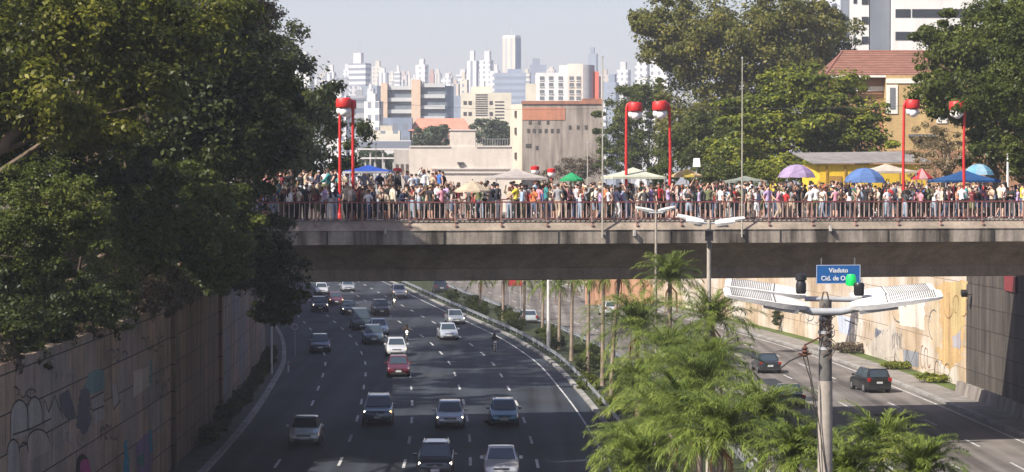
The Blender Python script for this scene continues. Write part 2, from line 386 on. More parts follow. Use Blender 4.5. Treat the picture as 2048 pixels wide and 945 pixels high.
blob([(298, 720), (303, 718), (303, 778), (298, 782)], -1, pm("grey green", (0.12, 0.20, 0.18)), "painted_patch", lw)
blob([(248, 885), (252, 878), (258, 945), (246, 945)], -1, pm("turquoise", (0.02, 0.19, 0.26)), "graffiti_stripe", lw)
blob([(270, 890), (290, 866), (300, 868), (302, 945), (272, 945)], -1, pm("violet", (0.17, 0.11, 0.19)), "graffiti_patch", lw)
blob([(296, 862), (302, 860), (303, 905), (298, 905)], -1, pm("turquoise", (0.02, 0.19, 0.26)), "graffiti_stripe", lw)
blob([(272, 915), (286, 908), (288, 930), (274, 936)], -1, pm("bottle green", (0.03, 0.13, 0.09)), "graffiti_patch", lw)
blob(arc(163, 928, 12, 20, 180, 360) + [(176, 946), (150, 946)], -1, pm("black", (0.03, 0.025, 0.025)), "graffiti_hair", lw)
blob(arc(168, 932, 10, 14, 180, 360) + [(180, 946), (160, 946)], -1, pm("magenta", (0.40, 0.06, 0.18)), "graffiti_figure", lw, 0.02)
# right wall murals
for pts, c, nm in (([(1752, 655), (1764, 662), (1762, 706), (1750, 700)], (0.2, 0.22, 0.26), "dim grey"), ([(1768, 668), (1776, 660), (1784, 690), (1776, 712), (1768, 700)], (0.09, 0.09, 0.1), "charcoal"),
                   ([(1806, 700), (1838, 704), (1838, 735), (1808, 730)], (0.3, 0.31, 0.34), "mid grey"), ([(1676, 630), (1702, 636), (1700, 672), (1678, 664)], (0.55, 0.6, 0.7), "pale blue"),
                   ([(1905, 566), (1936, 562), (1930, 640), (1912, 700), (1900, 640)], (0.60, 0.46, 0.22), "amber"), ([(1860, 600), (1882, 596), (1884, 700), (1862, 690)], (0.62, 0.50, 0.34), "ochre"),
                   ([(1905, 640), (1925, 645), (1920, 700), (1906, 695)], (0.45, 0.42, 0.45), "lilac grey"), ([(1560, 590), (1590, 594), (1588, 622), (1562, 616)], (0.42, 0.36, 0.28), "drab"),
                   ([(1795, 600), (1850, 590), (1850, 660), (1800, 650)], (0.78, 0.72, 0.62), "off white")):
    blob(pts, 1, pm(nm, c), "mural_patch", rw)
strokes([[(1752, 700), (1756, 664), (1762, 690), (1768, 660)], [(1810, 735), (1815, 700), (1822, 728), (1832, 700)], arc(1800, 625, 14, 20, 90, 330), [(1690, 640), (1715, 650), (1712, 680)], arc(1868, 650, 10, 30, 100, 300)],
        0.09, 1, pm("charcoal", (0.09, 0.09, 0.1)), "graffiti_lettering", rw)

# loose sprayed tags and drips on both walls
def tags(side, boxes, mats, seed):
    r = random.Random(seed)
    for k, (x0, y0, x1, y1) in enumerate(boxes):
        lines = []; n = r.randint(3, 5); w = (x1 - x0) / n
        for i in range(n):
            cx = x0 + w * (i + .5); cy = (y0 + y1) / 2 + (y1 - y0) * r.uniform(-.12, .12); t0 = r.uniform(0, 360)
            lines.append(arc(cx, cy, w * r.uniform(.35, .6), (y1 - y0) * r.uniform(.3, .5), t0, t0 + r.uniform(150, 300), 8))
            if r.random() < .5: lines.append([(cx, y0), (cx + r.uniform(-w, w) * .4, y1)])
        strokes(lines, r.uniform(.04, .09), side, mats[k % len(mats)], "graffiti_lettering", lw if side < 0 else rw, .022 + .002 * k)
tags(-1, [(20, 770, 70, 800), (100, 740, 150, 765), (215, 700, 255, 725), (280, 670, 330, 700), (120, 860, 170, 890), (200, 850, 235, 880), (310, 760, 340, 800)], [pm("black", (0.03, 0.025, 0.025)), pm("bone", (0.34, 0.29, 0.25)), pm("slate", (0.09, 0.085, 0.095))], 4)
tags(1, [(1500, 600, 1530, 625), (1600, 620, 1640, 650), (1700, 590, 1740, 620), (1720, 640, 1748, 690), (1785, 660, 1805, 700), (1842, 690, 1862, 740), (1870, 720, 1900, 760), (1780, 585, 1830, 610), (1890, 585, 1935, 640)], [pm("charcoal", (0.09, 0.09, 0.1)), pm("dim grey", (0.2, 0.22, 0.26)), pm("rusty red", (0.35, 0.14, 0.08))], 9)
blob([(1858, 575), (1900, 566), (1932, 562), (1930, 640), (1924, 720), (1900, 745), (1872, 700), (1880, 640)], 1, pm("warm wash", (0.62, 0.42, 0.20)), "mural_wash", rw, .006)
blob([(1735, 690), (1790, 640), (1800, 700), (1795, 735), (1750, 720)], 1, pm("pale wash", (0.56, 0.50, 0.43)), "mural_wash", rw, .005)
# ---------------------------------------------------------------- the bridge
BX, BY, BA = 5.0, 130.5, math.atan(0.22)
BM = Matrix.Translation((BX, BY, 0)) @ Matrix.Rotation(BA, 4, 'Z')
def bl(u, v, z=DECK): return BM @ Vector((u, v, z))
def bu(px, v, z=DECK):
    """local u on the bridge seen at pixel column px for local depth v"""
    lo, hi = -70.0, 70.0
    for _ in range(50):
        mid = (lo + hi) / 2; p = bl(mid, v); x = 1024 + p.x / p.y * FPX
        if x < px: lo = mid
        else: hi = mid
    return (lo + hi) / 2
m_ledge = stained("bridge ledge concrete", (0.34, 0.28, 0.22), (0.15, 0.125, 0.10), streak=0.4)
m_fascia = stained("bridge fascia concrete", (0.36, 0.31, 0.255), (0.05, 0.043, 0.036), streak=0.85, low=0.40, high=0.60)
m_web = stained("bridge girder concrete", (0.30, 0.245, 0.19), (0.15, 0.12, 0.09), streak=0.5)
m_deck = stained("bridge paving", (0.22, 0.2, 0.18), (0.12, 0.11, 0.1), streak=0.0)
bridge = thing("bridge", "wide concrete road bridge carrying the crowd over the sunken avenue", "bridge", (BX, BY, 0), BA)
U0, U1, VB = -48.0, 50.0, 21.3
def prof(pts, m, name, u0=U0, u1=U1, n=28):
    g = MB(); us = [u0 + (u1 - u0) * i / n for i in range(n + 1)]
    for (v0, z0), (v1, z1) in zip(pts[:-1], pts[1:]):
        for a, b in zip(us[:-1], us[1:]): g.quad((a, v0, z0), (b, v0, z0), (b, v1, z1), (a, v1, z1))
    return g.build(name, m, bridge)
prof([(0.42, 12.5), (VB - 0.42, 12.5)], m_deck, "deck")
prof([(0.0, 12.02), (0.38, 12.42), (0.42, 12.5)], m_ledge, "ledge")
prof([(0.10, 11.28), (0.04, 11.3), (0.04, 11.98), (0.0, 12.0), (0.0, 12.02)], m_fascia, "fascia")
prof([(0.10, 11.28), (0.5, 11.26), (1.3, 10.98), (2.1, 10.45), (2.6, 10.0), (2.72, 9.94), (2.72, 9.36), (3.2, 9.30), (VB - 3.2, 9.30), (VB - 2.72, 9.36), (VB - 2.6, 10.0), (VB - 1.3, 10.98), (VB - 0.1, 11.26)], m_web, "girder")
prof([(VB - 0.1, 11.26), (VB, 11.3), (VB, 12.0), (VB - 0.42, 12.5)], m_fascia, "fascia")
# joints in the fascia, drain spouts
for i in range(16):
    u = U0 + 3 + i * 6.05
    g = MB(); g.box((u, 0.03, 11.65), (0.05, 0.06, 0.66)); g.build("expansion_joint", M("joint sealant", (0.03, 0.03, 0.03)), bridge)
for px, z in ((1268, 11.85), (770, 12.0), (1660, 12.05)):
    g = MB(); g.box((bu(px, 0), -0.08, z), (0.1, 0.22, 0.3)); g.build("drain_spout", M("spout grey", (0.4, 0.38, 0.35)), bridge)
# abutment piers under the ends
for u in (-22.5, 27.9):
    pass
# railing
m_rail = M("railing red brown", (0.20, 0.06, 0.055), 0.5, var=0.3, scale=2)
m_bal = M("baluster faded paint", (0.52, 0.37, 0.33), 0.55, var=0.35, scale=0.8)
m_bal2 = M("post faded paint", (0.32, 0.19, 0.16), 0.55, var=0.3, scale=1)
rail = thing("railing", "long red brown steel railing with thin upright bars along the near bridge edge", "railing", (BX, BY, DECK), BA)
g = MB(); g.box((0, 0.28, 0.97), (96, 0.075, 0.07)); g.build("top_rail", m_rail, rail)
g = MB(); g.box((0, 0.28, 0.12), (96, 0.05, 0.045)); g.build("bottom_rail", m_rail, rail)
PSP = 2.42; u_first = bu(536, 0.28)
posts = [u_first + i * PSP for i in range(-6, 22)]
for u in posts:
    g = MB(); g.box((u, 0.28, 0.44), (0.07, 0.07, 1.02)); g.box((u, 0.16, -0.22), (0.10, 0.2, 0.14)); g.build("post", m_bal2, rail)
us = []
for u in posts[:-1]:
    us += [u + PSP * (k + 1) / 9 for k in range(8)]
vis = [u for u in us if bu(820, .28) < u < bu(2048, .28)]; core = set(vis[:100])
gb = MB(); gb.box((0, 0, 0), (0.034, 0.034, 0.80)); first = None; rest = MB()
for u in us:
    if u in core:
        if first is None: first = gb.build("baluster", m_bal, rail, loc=(u, 0.28, 0.54)); o = first
        else:
            o = first.copy(); COL.objects.link(o); o.parent = rail; o.location = (u, 0.28, 0.54)
    else: rest.box((u, 0.28, 0.54), (0.034, 0.034, 0.80))
o = rest.build("baluster", m_bal, rail); o["kind"] = "stuff"
# far railing
rail2 = thing("railing", "plain red brown steel railing on the far side of the bridge, mostly behind the crowd", "railing", (BX, BY, DECK), BA)
g = MB(); g.box((0, 19.7, 0.97), (96, 0.075, 0.07)); g.build("top_rail", m_rail, rail2)
g = MB()
for i in range(40): g.box((-47 + i * 2.4, 19.7, 0.47), (0.08, 0.08, 0.94))
g.build("post", m_bal2, rail2)

# sign on the girder
sg = at(1678, 549, 131.0); m_blue = M("sign blue", (0.012, 0.11, 0.33), 0.4, var=0.05)
su = bu(1678, -0.2)
sign = thing("road_sign", "blue name board with white lettering hung on the girder above the outgoing lanes", "sign", tuple(bl(su, -0.12, 10.72)), BA)
p0 = at(1632, 568, bl(su, -.12).y); p1 = at(1725, 530, bl(su, -.12).y); sw, sh = p1.x - p0.x, p1.z - p0.z
g = MB(); g.box((0, 0, 0), (sw, 0.04, sh)); g.build("board", m_blue, sign)
g = MB(); m_wp = M("sign white", (0.75, 0.75, 0.75), 0.5, var=0)
for a, b, c, d in ((0, sh / 2 - 0.02, sw - 0.02, 0.02), (0, -sh / 2 + 0.02, sw - 0.02, 0.02)): g.box((a, -0.023, b), (c, 0.008, d))
for x in (-sw / 2 + 0.02, sw / 2 - 0.02): g.box((x, -0.023, 0), (0.02, 0.008, sh - 0.06))
g.build("border", m_wp, sign)
g = MB()
for x in (-sw / 2 + 0.3, sw / 2 - 0.3): g.box((x, 0.25, sh / 2 - 0.1), (0.06, 0.5, 0.06)); g.box((x, 0.06, sh / 2 + 0.12), (0.05, 0.08, 0.5))
g.build("bracket", M("bracket steel", (0.3, 0.3, 0.3), 0.4, 0.7), sign)
sign.location.z = (p0.z + p1.z) / 2
def text(txt, size, x, z, mat, parent, name, y=-0.03, rx=90, rz=0, al='CENTER'):
    cu = bpy.data.curves.new(name, 'FONT'); cu.body = txt; cu.size = size; cu.align_x = al; cu.align_y = 'CENTER'; cu.extrude = 0.006; cu.offset = 0.006
    t = bpy.data.objects.new(name, cu); COL.objects.link(t)
    bpy.context.view_layer.update()
    me = bpy.data.meshes.new_from_object(t.evaluated_get(bpy.context.evaluated_depsgraph_get())); bpy.data.objects.remove(t)
    me.materials.clear(); me.materials.append(mat)
    o = bpy.data.objects.new(name, me); COL.objects.link(o); o.parent = parent; o.location = (x, y, z); o.rotation_euler = (R(rx), 0, R(rz)); return o
text("Viaduto", 0.34, 0, 0.20, m_wp, sign, "lettering"); text("Cid. de Osaka", 0.34, 0, -0.22, m_wp, sign, "lettering")

# ---------------------------------------------------------------- foliage
def leaves_np(centers, radii, counts, size, rng, up=0.5, droop=0.0, aspect=0.55, fill=0.5):
    P = []; Nn = []; S = []
    for c, r, n in zip(centers, radii, counts):
        n = int(n)
        if n < 1: continue
        d = rng.normal(size=(n, 3)); d /= np.linalg.norm(d, axis=1)[:, None]
        rr = rng.random(n) ** fill
        p = np.array(c) + d * rr[:, None] * np.array(r)
        nn = d * 0.9 + rng.normal(size=(n, 3)) * 0.55 + np.array([0, 0, up]); nn /= np.linalg.norm(nn, axis=1)[:, None]
        P.append(p); Nn.append(nn); S.append(size * (0.6 + 0.8 * rng.random(n)))
    P = np.concatenate(P); Nn = np.concatenate(Nn); S = np.concatenate(S)
    t = rng.normal(size=P.shape); t[:, 2] -= droop; a = np.cross(Nn, t); a /= (np.linalg.norm(a, axis=1)[:, None] + 1e-9); b = np.cross(Nn, a)
    a *= S[:, None] * aspect * 0.5; b *= S[:, None] * 0.5
    V = np.stack([P - b, P + a * 1.0 - b * 0.1, P + b, P - a * 1.0 - b * 0.1], axis=1)
    V[:, 2] += Nn * (-0.12) * S[:, None]; V[:, 0] += Nn * (-0.1) * S[:, None]
    return V.reshape(-1, 3)
def quads_mesh(name, V, mat, parent=None):
    n = len(V) // 4; me = bpy.data.meshes.new(name)
    me.vertices.add(n * 4); me.vertices.foreach_set("co", V.astype(np.float32).ravel())
    me.loops.add(n * 4); me.loops.foreach_set("vertex_index", np.arange(n * 4, dtype=np.int32))
    me.polygons.add(n); me.polygons.foreach_set("loop_start", np.arange(0, n * 4, 4, dtype=np.int32))
    me.update(calc_edges=True); me.materials.append(mat)
    o = bpy.data.objects.new(name, me); COL.objects.link(o)
    if parent is not None: o.parent = parent
    return o
m_bark = stained("bark", (0.16, 0.115, 0.08), (0.05, 0.04, 0.03), streak=0.8)
m_bark2 = stained("pale bark", (0.30, 0.24, 0.18), (0.14, 0.11, 0.08), streak=0.8)
LM = {
 'dark': leafmat("dark leaves", [(0.008, 0.014, 0.006), (0.018, 0.028, 0.008), (0.040, 0.052, 0.012), (0.09, 0.095, 0.02)], 0.2),
 'olive': leafmat("olive leaves", [(0.018, 0.024, 0.006), (0.06, 0.068, 0.010), (0.13, 0.135, 0.016), (0.25, 0.225, 0.028)], 0.35),
 'brown': leafmat("brownish leaves", [(0.045, 0.052, 0.013), (0.10, 0.105, 0.022), (0.175, 0.165, 0.032), (0.25, 0.205, 0.045)], 0.3),
 'bright': leafmat("bright leaves", [(0.035, 0.055, 0.010), (0.10, 0.13, 0.016), (0.22, 0.235, 0.024), (0.35, 0.34, 0.045)], 0.35),
 'green': leafmat("green leaves", [(0.016, 0.028, 0.008), (0.045, 0.06, 0.012), (0.095, 0.115, 0.020), (0.17, 0.18, 0.035)], 0.3),
 'dry': leafmat("dry twigs", [(0.12, 0.09, 0.05), (0.20, 0.15, 0.08), (0.28, 0.21, 0.12), (0.34, 0.27, 0.15)], 0.3),
 'rust': leafmat("dry brown leaves", [(0.05, 0.035, 0.025), (0.09, 0.065, 0.045), (0.13, 0.10, 0.07), (0.16, 0.12, 0.085)], 0.2),
 'far': leafmat("far leaves", [(0.03, 0.045, 0.025), (0.045, 0.065, 0.035), (0.06, 0.085, 0.045), (0.08, 0.10, 0.05)], 0.2),
 'palm': leafmat("palm leaves", [(0.03, 0.055, 0.012), (0.11, 0.155, 0.025), (0.19, 0.245, 0.045), (0.42, 0.43, 0.12)], 0.3),
}
def tree(label, base, crown, kind, n, leaf, seed, name="tree", cat="tree", group=None, K=34, up=0.5, bark=None, trunk=True, lobes=None, fl=0.72, droop=0.0, lean=None, rc=(0.20, 0.36), r0=None, limbs=9):
    """crown = list of ellipsoids (x,y,z,rx,ry,rz) in world space; leaves sit in clumps on and inside them"""
    rng = np.random.default_rng(seed); base = Vector(base)
    t = thing(name, label, cat, base, group=group); K = int(K * 2.6)
    cs, rs, ns = [], [], []; vol = [c[3] * c[4] * c[5] for c in crown]; tv = sum(v ** 0.67 for v in vol)
    tips = []
    for c, v in zip(crown, vol):
        kk = max(8, int(K * v ** 0.67 / tv)); nn = 0.86 * n * v ** 0.67 / tv; cr = (c[3] * c[4] * c[5]) ** (1 / 3)
        d = rng.normal(size=(kk, 3)); d /= np.linalg.norm(d, axis=1)[:, None]
        bump = 1 + 0.16 * np.sin(d[:, 0] * 5.1 + seed) * np.sin(d[:, 2] * 4.3 + seed * 2) + rng.normal(size=kk) * 0.07
        rr = (0.30 + 0.66 * rng.random(kk) ** 0.55) * bump; w = rng.uniform(0.4, 1.6, kk) ** 1.3; w /= w.sum()
        for i in range(kk):
            cc = np.array(c[:3]) + d[i] * rr[i] * np.array(c[3:]) - np.array(base)
            q = rng.uniform(*rc) * 0.62 * cr
            cs.append(cc); rs.append(np.array([q * rng.uniform(0.9, 1.5), q * rng.uniform(0.9, 1.4), q * fl * rng.uniform(.8, 1.3)])); ns.append(nn * w[i])
            tips.append((cc, q))
        cs.append(np.array(c[:3]) - np.array(base)); rs.append(np.array(c[3:]) * 0.93); ns.append(0.14 * n * v ** 0.67 / tv)
    V = leaves_np(cs, rs, ns, leaf, rng, up=up, droop=droop)
    quads_mesh("crown", V, LM[kind], t)
    if trunk:
        g = MB(); c0 = crown[0]; top = Vector(c0[:3]) - base
        hgt = max(1.5, top.z); r0 = r0 or 0.018 * (hgt + c0[5]) + 0.05
        P = [Vector((0, 0, -0.4)), Vector((0.02 * hgt, 0, hgt * 0.25)), Vector((top.x * 0.35 - 0.02 * hgt, top.y * 0.35, hgt * 0.5)), Vector((top.x * .8, top.y * .8, hgt * 0.85)), Vector((top.x, top.y, hgt + c0[5] * 0.4))]
        g.tube(P, [r0 * 1.35, r0, r0 * 0.85, r0 * 0.55, r0 * 0.15], 8)
        tips.sort(key=lambda q: -q[1])
        for cc, q in tips[:limbs]:
            s = P[1].lerp(P[3], rng.uniform(0.25, 0.95)); e = Vector(cc); mid = s.lerp(e, 0.5) + Vector((rng.normal() * .4, rng.normal() * .4, 0.12 * (e - s).length))
            g.tube([s, mid, e], [r0 * 0.42, r0 * 0.26, r0 * 0.07], 6)
        g.build("trunk", bark or m_bark, t, smooth=60)
    return t

def palm(label, base, h, seed, L=3.0, nf=30, lean=(0, 0), group=None, hang=0.0, thick=0.13, leaf=0.62, old=True, name="palm_tree"):
    rng = np.random.default_rng(seed); t = thing(name, label, "palm tree", base, group=group)
    g = MB(); P = [Vector((lean[0] * (i / 6) ** 1.5, lean[1] * (i / 6) ** 1.5, h * i / 6 - (0.2 if i == 0 else 0))) for i in range(7)]
    g.tube(P, [thick * 1.35] + [thick * (1 - 0.25 * i / 6) for i in range(1, 7)], 8)
    g.build("trunk", M("palm bark", (0.24, 0.185, 0.14), 0.9, var=0.4, scale=1.4), t, smooth=60)
    top = np.array(P[-1]); V = []
    for k in range(nf):
        az = 2.39996 * k + rng.normal() * 0.15; el = R(84) - (k / nf) ** 1.25 * R(72 + 20 * hang) + rng.normal() * 0.08
        ln = L * rng.uniform(0.8, 1.1) * (0.75 if k < 4 else 1); n = 15; p = top.copy(); e = el; pts = [p.copy()]; dirs = []
        for i in range(n):
            d = np.array([math.cos(az) * math.cos(e), math.sin(az) * math.cos(e), math.sin(e)]); p = p + d * ln / n; pts.append(p.copy()); dirs.append(d)
            e -= R(2.2 + 8.0 * (i / n) ** 1.3) * (1.0 + 0.15 * hang) * (1.0 if e > -1.2 else 0.1)
        dirs.append(dirs[-1]); side = np.array([-math.sin(az), math.cos(az), 0])
        # rachis strip
        for i in range(n):
            w = side * 0.025 * (1.2 - i / n); V += [pts[i] - w, pts[i] + w, pts[i + 1] + w, pts[i + 1] - w]
        m = 58
        for j in range(m):
            f = 0.12 + 0.88 * j / m; x = f * n; i = min(int(x), n - 1); b = pts[i] + (pts[i + 1] - pts[i]) * (x - i); d = dirs[i]
            ll = leaf * (1.0 - 0.55 * abs(f - 0.45) / 0.55) * rng.uniform(0.8, 1.15)
            for s in (-1, 1):
                o = side * s * 0.62 + d * 0.9 + rng.normal(size=3) * 0.24 + np.array([0, 0, .05]); o /= np.linalg.norm(o)
                q = b + o * ll * 0.5; q2 = q + (o * 0.75 + np.array([0, 0, -0.30 - 0.2 * hang])) * ll * 0.5
                w = np.cross(o, [0, 0, 1]); w = w / (np.linalg.norm(w) + 1e-6) * 0.0105
                w = w + d * 0.004
                V += [b - w * 0.6, b + w * 0.6, q + w, q - w]; V += [q - w, q + w, q2 + w * 0.15, q2 - w * 0.15]
    quads_mesh("crown", np.array(V), LM['palm'], t)
    if old:
        g = MB()
        for k in range(7):
            az = rng.random() * 6.28; g.tube([Vector(top) + Vector((0, 0, -0.1)), Vector(top) + Vector((math.cos(az) * .35, math.sin(az) * .35, -0.5)), Vector(top) + Vector((math.cos(az) * .4, math.sin(az) * .4, -1.5))], [0.03, 0.025, 0.01], 5)
        g.build("dry_stalks", M("dry stalks", (0.30, 0.15, 0.07), 0.9, var=0.3), t)
    return t
# ---------------------------------------------------------------- left trees (in front of and beyond the bridge)
def E(px, py, Y, rx, rz, ry=None):
    p = at(px, py, Y); return (p.x, p.y, p.z, rx, ry or rx, rz)
tree("broad tree with yellow green sunlit top, closest at the corner above the brown wall", (-22.5, 92, 9), [E(150, 130, 96, 5.2, 4.4), E(300, 60, 98, 4.4, 3.2), E(20, 60, 95, 4.2, 4.0), (-22, 109, 28, 5, 5, 4.5)], 'olive', 70000, 0.24, 1, K=60, up=0.7)
tree("dense dark green tree arching from the yellow topped tree towards the skyline", (-20.5, 112, 9), [E(400, 230, 113, 4.6, 4.2), E(500, 290, 115, 2.7, 2.9), E(430, 100, 114, 3.8, 3.0), (-22.5, 118.5, 25.5, 6.0, 6.5, 6.0), (-19.5, 119.5, 24.0, 3.2, 4.5, 4.5)], 'dark', 120000, 0.26, 2, K=60)
tree("dark round crowned tree whose edge meets the sky above the crowd's start", (-19.5, 122, 12.3), [E(520, 200, 121, 2.3, 3.2), E(500, 330, 120, 1.9, 2.0), E(470, 130, 121, 2.4, 2.4)], 'dark', 34000, 0.24, 3, K=36)
tree("tall brownish thin leaved tree rising over the dark trees beside the sky", (-24, 140, 12.4), [E(470, 20, 138, 2.6, 2.6), E(515, 60, 138, 1.1, 1.3)], 'rust', 9000, 0.22, 4, K=26)
tree("feathery rounded conifer in the shade in front of the broad yellow topped tree", (-20.5, 88, 8.6), [E(90, 400, 88, 2.2, 1.9), E(60, 470, 88, 2.2, 1.7), E(150, 440, 88, 1.6, 1.6)], 'green', 40000, 0.13, 5, name="conifer_tree", K=44, up=0.9)
tree("drooping branched tree with pale bare twigs hanging over the brown wall", (-19.5, 106, 8.6), [E(330, 420, 104, 3.3, 2.3), E(260, 480, 102, 2.4, 1.6), E(420, 470, 107, 2.4, 2.4)], 'green', 50000, 0.2, 6, K=50, limbs=18)
tree("dark spreading tree leaning over the lanes beside the bridge's near edge", (-18.6, 117, 8.8), [E(500, 480, 117, 2.4, 2.0), E(560, 560, 118, 1.7, 1.9), E(480, 540, 117, 1.8, 1.3), E(545, 620, 119, 1.2, .9)], 'dark', 44000, 0.2, 7, K=44)
tree("small tree in the shade behind the round conifer at the frame edge", (-23.5, 96, 8.8), [E(40, 300, 99, 2.8, 2.6), E(0, 560, 94, 2.2, 1.8), E(200, 330, 100, 2.4, 1.8)], 'dark', 30000, 0.2, 8, K=34)
tree("tall dark backing tree behind the yellow topped tree, showing only through its gaps", (-33, 140, 12.3), [(-33, 140, 19, 8, 5, 7), (-24, 138, 16, 5, 4, 5)], 'dark', 26000, 0.42, 9, K=40)
tree("dark backing tree behind the arching dark tree, near the bridge's hidden end", (-23, 152, 12.3), [(-22.5, 152, 19, 4.5, 4, 7), (-30, 156, 22, 6, 4, 6)], 'dark', 24000, 0.4, 10, K=40)
# hedge at the foot of the left wall and low growth on the median
for i in range(9):
    Y = 138 + i * 8.2; x = C(Y) + LW + .55
    tree("dark hedge plant at the foot of the left retaining wall, %s from the bridge side" % ["first", "second", "third", "fourth", "fifth", "sixth", "seventh", "eighth", "ninth"][i], (x, Y, .15), [(x, Y, .6, .55, 3.6, .65 + .3 * (i % 2))], 'dark', 4500, 0.13, 400 + i, name="shrub", cat="shrub", group="hedge along the left wall foot", K=12, limbs=2, r0=.03)
NTH = ["first", "second", "third", "fourth", "fifth", "sixth", "seventh", "eighth", "ninth", "tenth", "eleventh", "twelfth", "thirteenth", "fourteenth", "fifteenth", "sixteenth"]
for i in range(16):
    Y = 158 + i * 9.5; x = C(Y) + 2.9 + 1.6 * ((i * 7) % 3) / 2; h = .45 + .35 * ((i * 5) % 4) / 3
    tree("low dark green median plant under the palms, %s counted from the near end" % NTH[i], (x, Y, .13), [(x, Y, .1 + h, 1.0 + .2 * (i % 3), 3.2, h)], ('dark', 'green', 'dark')[i % 3], 4000, 0.16, 430 + i, name="shrub", cat="shrub", group="low growth on the median", K=12, limbs=2, r0=.03)
# shrubs spilling over the top of the left wall
for i, (px, py, Y, rx, rz, kd, lb) in enumerate((
    (40, 640, 86, 1.9, 1.0, 'dark', "dark ivy like shrub spilling over the brown wall beneath the conifer"),
    (160, 600, 94, 2.0, 1.0, 'dark', "shadowed shrub on the wall top between the conifer and the leafy shrub"),
    (215, 590, 98, 1.6, 1.7, 'green', "glossy leafed shrub catching sun flecks on top of the brown wall"),
    (300, 575, 106, 2.0, 1.2, 'rust', "dry brownish shrub on the wall top next to the bridge girder"),
    (390, 560, 116, 1.9, 1.0, 'dark', "low dark shrub filling the corner where wall top meets bridge"),
    (70, 560, 90, 1.8, 1.3, 'dark', "dark undergrown bush directly below the feathery conifer"))):
    c = E(px, py, Y, rx, rz); tree(lb, (min(c[0] - .6, C(Y) + LW - .7), Y, 8.4), [c], kd, 9000, 0.15, 20 + i, name="shrub", cat="shrub", group="shrubs on the left wall top", K=16, limbs=4, r0=0.05)
for i in range(9):
    Y = 79 + i * 5.4; z = 8.5 - 0.25 * (i % 3); x = C(Y) + LW - 0.25
    tree("trailing creeper hanging over the brown wall's top edge, %s from the frame edge" % ["first", "second", "third", "fourth", "fifth", "sixth", "seventh", "eighth", "ninth"][i], (x - .6, Y, 8.3), [(x - .3, Y, z + .55, .6, 3.1, .6), (x + .15, Y + 1, z + .05, .3, 1.1, .45)], ('dark', 'rust', 'dark')[i % 3], 7000, 0.13, 300 + i, name="creeper", cat="creeper", group="creepers on the brown wall", K=20, trunk=False)
# row beyond the bridge on the left (their shade covers the oncoming lanes)
for i, (px, py, Y, rx, rz, kd, lb) in enumerate((
    (560, 215, 168, 4.6, 5.2, 'dark', "large dark tree beyond the bridge nearest to the crowd's left end"),
    (625, 300, 188, 4.4, 3.8, 'dark', "dark tree behind the pair of red lamps, its crown edge in shade"),
    (600, 235, 205, 4.2, 3.4, 'olive', "lighter green crown peeking above the dark tree by the red lamps"),
    (500, 250, 228, 7.0, 8.0, 'dark', "tall dense tree hidden behind the front row left of the avenue"),
    (530, 260, 262, 7.0, 8.0, 'dark', "dense tree behind the second one of the row along the avenue"),
    (520, 270, 300, 8.0, 8.0, 'dark', "last dense tree of the row along the bend of the avenue"))):
    c = E(px, py, Y, rx, rz); bx = C(Y) + LW - 2.2
    cr = [c, (bx, Y, 12.3 + 9, rx * 1.05, rx * 1.2, rz * 1.0), (bx - 1.5, Y + 3, 12.3 + 16, rx * .95, rx * 1.5, 5.5)]
    tree(lb, (bx, Y, 12.2), cr, kd, 30000 if i < 3 else 16000, 0.3 if i < 3 else 0.42, 40 + i, K=50, group="trees along the oncoming lanes beyond the bridge")
# ---------------------------------------------------------------- right trees
tree("huge tree with brownish olive foliage reaching left into the sky above the red lamps", (26.5, 292, 12.3), [E(1470, 130, 290, 9.0, 9.5), E(1360, 60, 290, 6.5, 5.0), E(1590, 60, 292, 6.5, 6.5), E(1400, 250, 288, 6.0, 5.0), E(1300, 50, 289, 2.6, 2.4), E(1530, 200, 288, 5.5, 5.0)], 'brown', 105000, 0.42, 60, K=120, bark=m_bark2, limbs=16)
tree("spreading broad leaved tree with bright green layered foliage beside the orange house", (29.0, 236, 12.3), [E(1590, 250, 236, 7.6, 4.4, 6), E(1480, 300, 234, 4.0, 2.0), E(1700, 280, 236, 4.6, 2.6), E(1600, 170, 236, 4.6, 2.4), E(1560, 335, 232, 5.6, 1.6), E(1735, 225, 237, 2.6, 2.0), E(1690, 165, 238, 2.6, 1.6)], 'bright', 82000, 0.40, 61, K=110, up=1.0, fl=0.42, limbs=14)
tree("large dense green tree overhanging the tiled roof at the edge beside the blue canopy", (33.8, 176, 12.3), [E(1970, 130, 176, 4.6, 4.6), E(1900, 190, 174, 2.9, 2.2), E(2050, 210, 177, 4.0, 3.4), E(1990, 250, 175, 2.4, 1.5), E(2030, 40, 178, 3.6, 2.6), E(1880, 100, 176, 2.2, 2.2), E(1850, 190, 175, 1.7, 1.5), E(1985, 300, 174, 2.4, 1.5), E(2040, 330, 174, 1.8, 1.4)], 'green', 105000, 0.27, 62, K=110, limbs=14)
tree("dark green tree below the huge brownish tree, behind the two inner red lamps", (24.5, 262, 12.3), [E(1420, 290, 262, 4.6, 3.6), E(1360, 300, 262, 3.0, 3.2), E(1460, 330, 260, 4.0, 1.6)], 'green', 26000, 0.34, 63, K=40)
tree("green tree at the edge of the city view beside the derelict concrete block", (19.0, 335, 12.3), [E(1265, 230, 334, 4.2, 4.4), E(1235, 290, 334, 3.6, 4.6), E(1290, 300, 332, 4.2, 3.6), E(1300, 190, 335, 3.2, 3.0)], 'green', 34000, 0.36, 64, K=50)
tree("dark tree clump between the huge brownish tree and the white apartment tower", (44, 330, 12.3), [E(1665, 85, 330, 4.0, 4.2), E(1620, 120, 330, 3.4, 3.4)], 'dark', 20000, 0.36, 65, K=30)
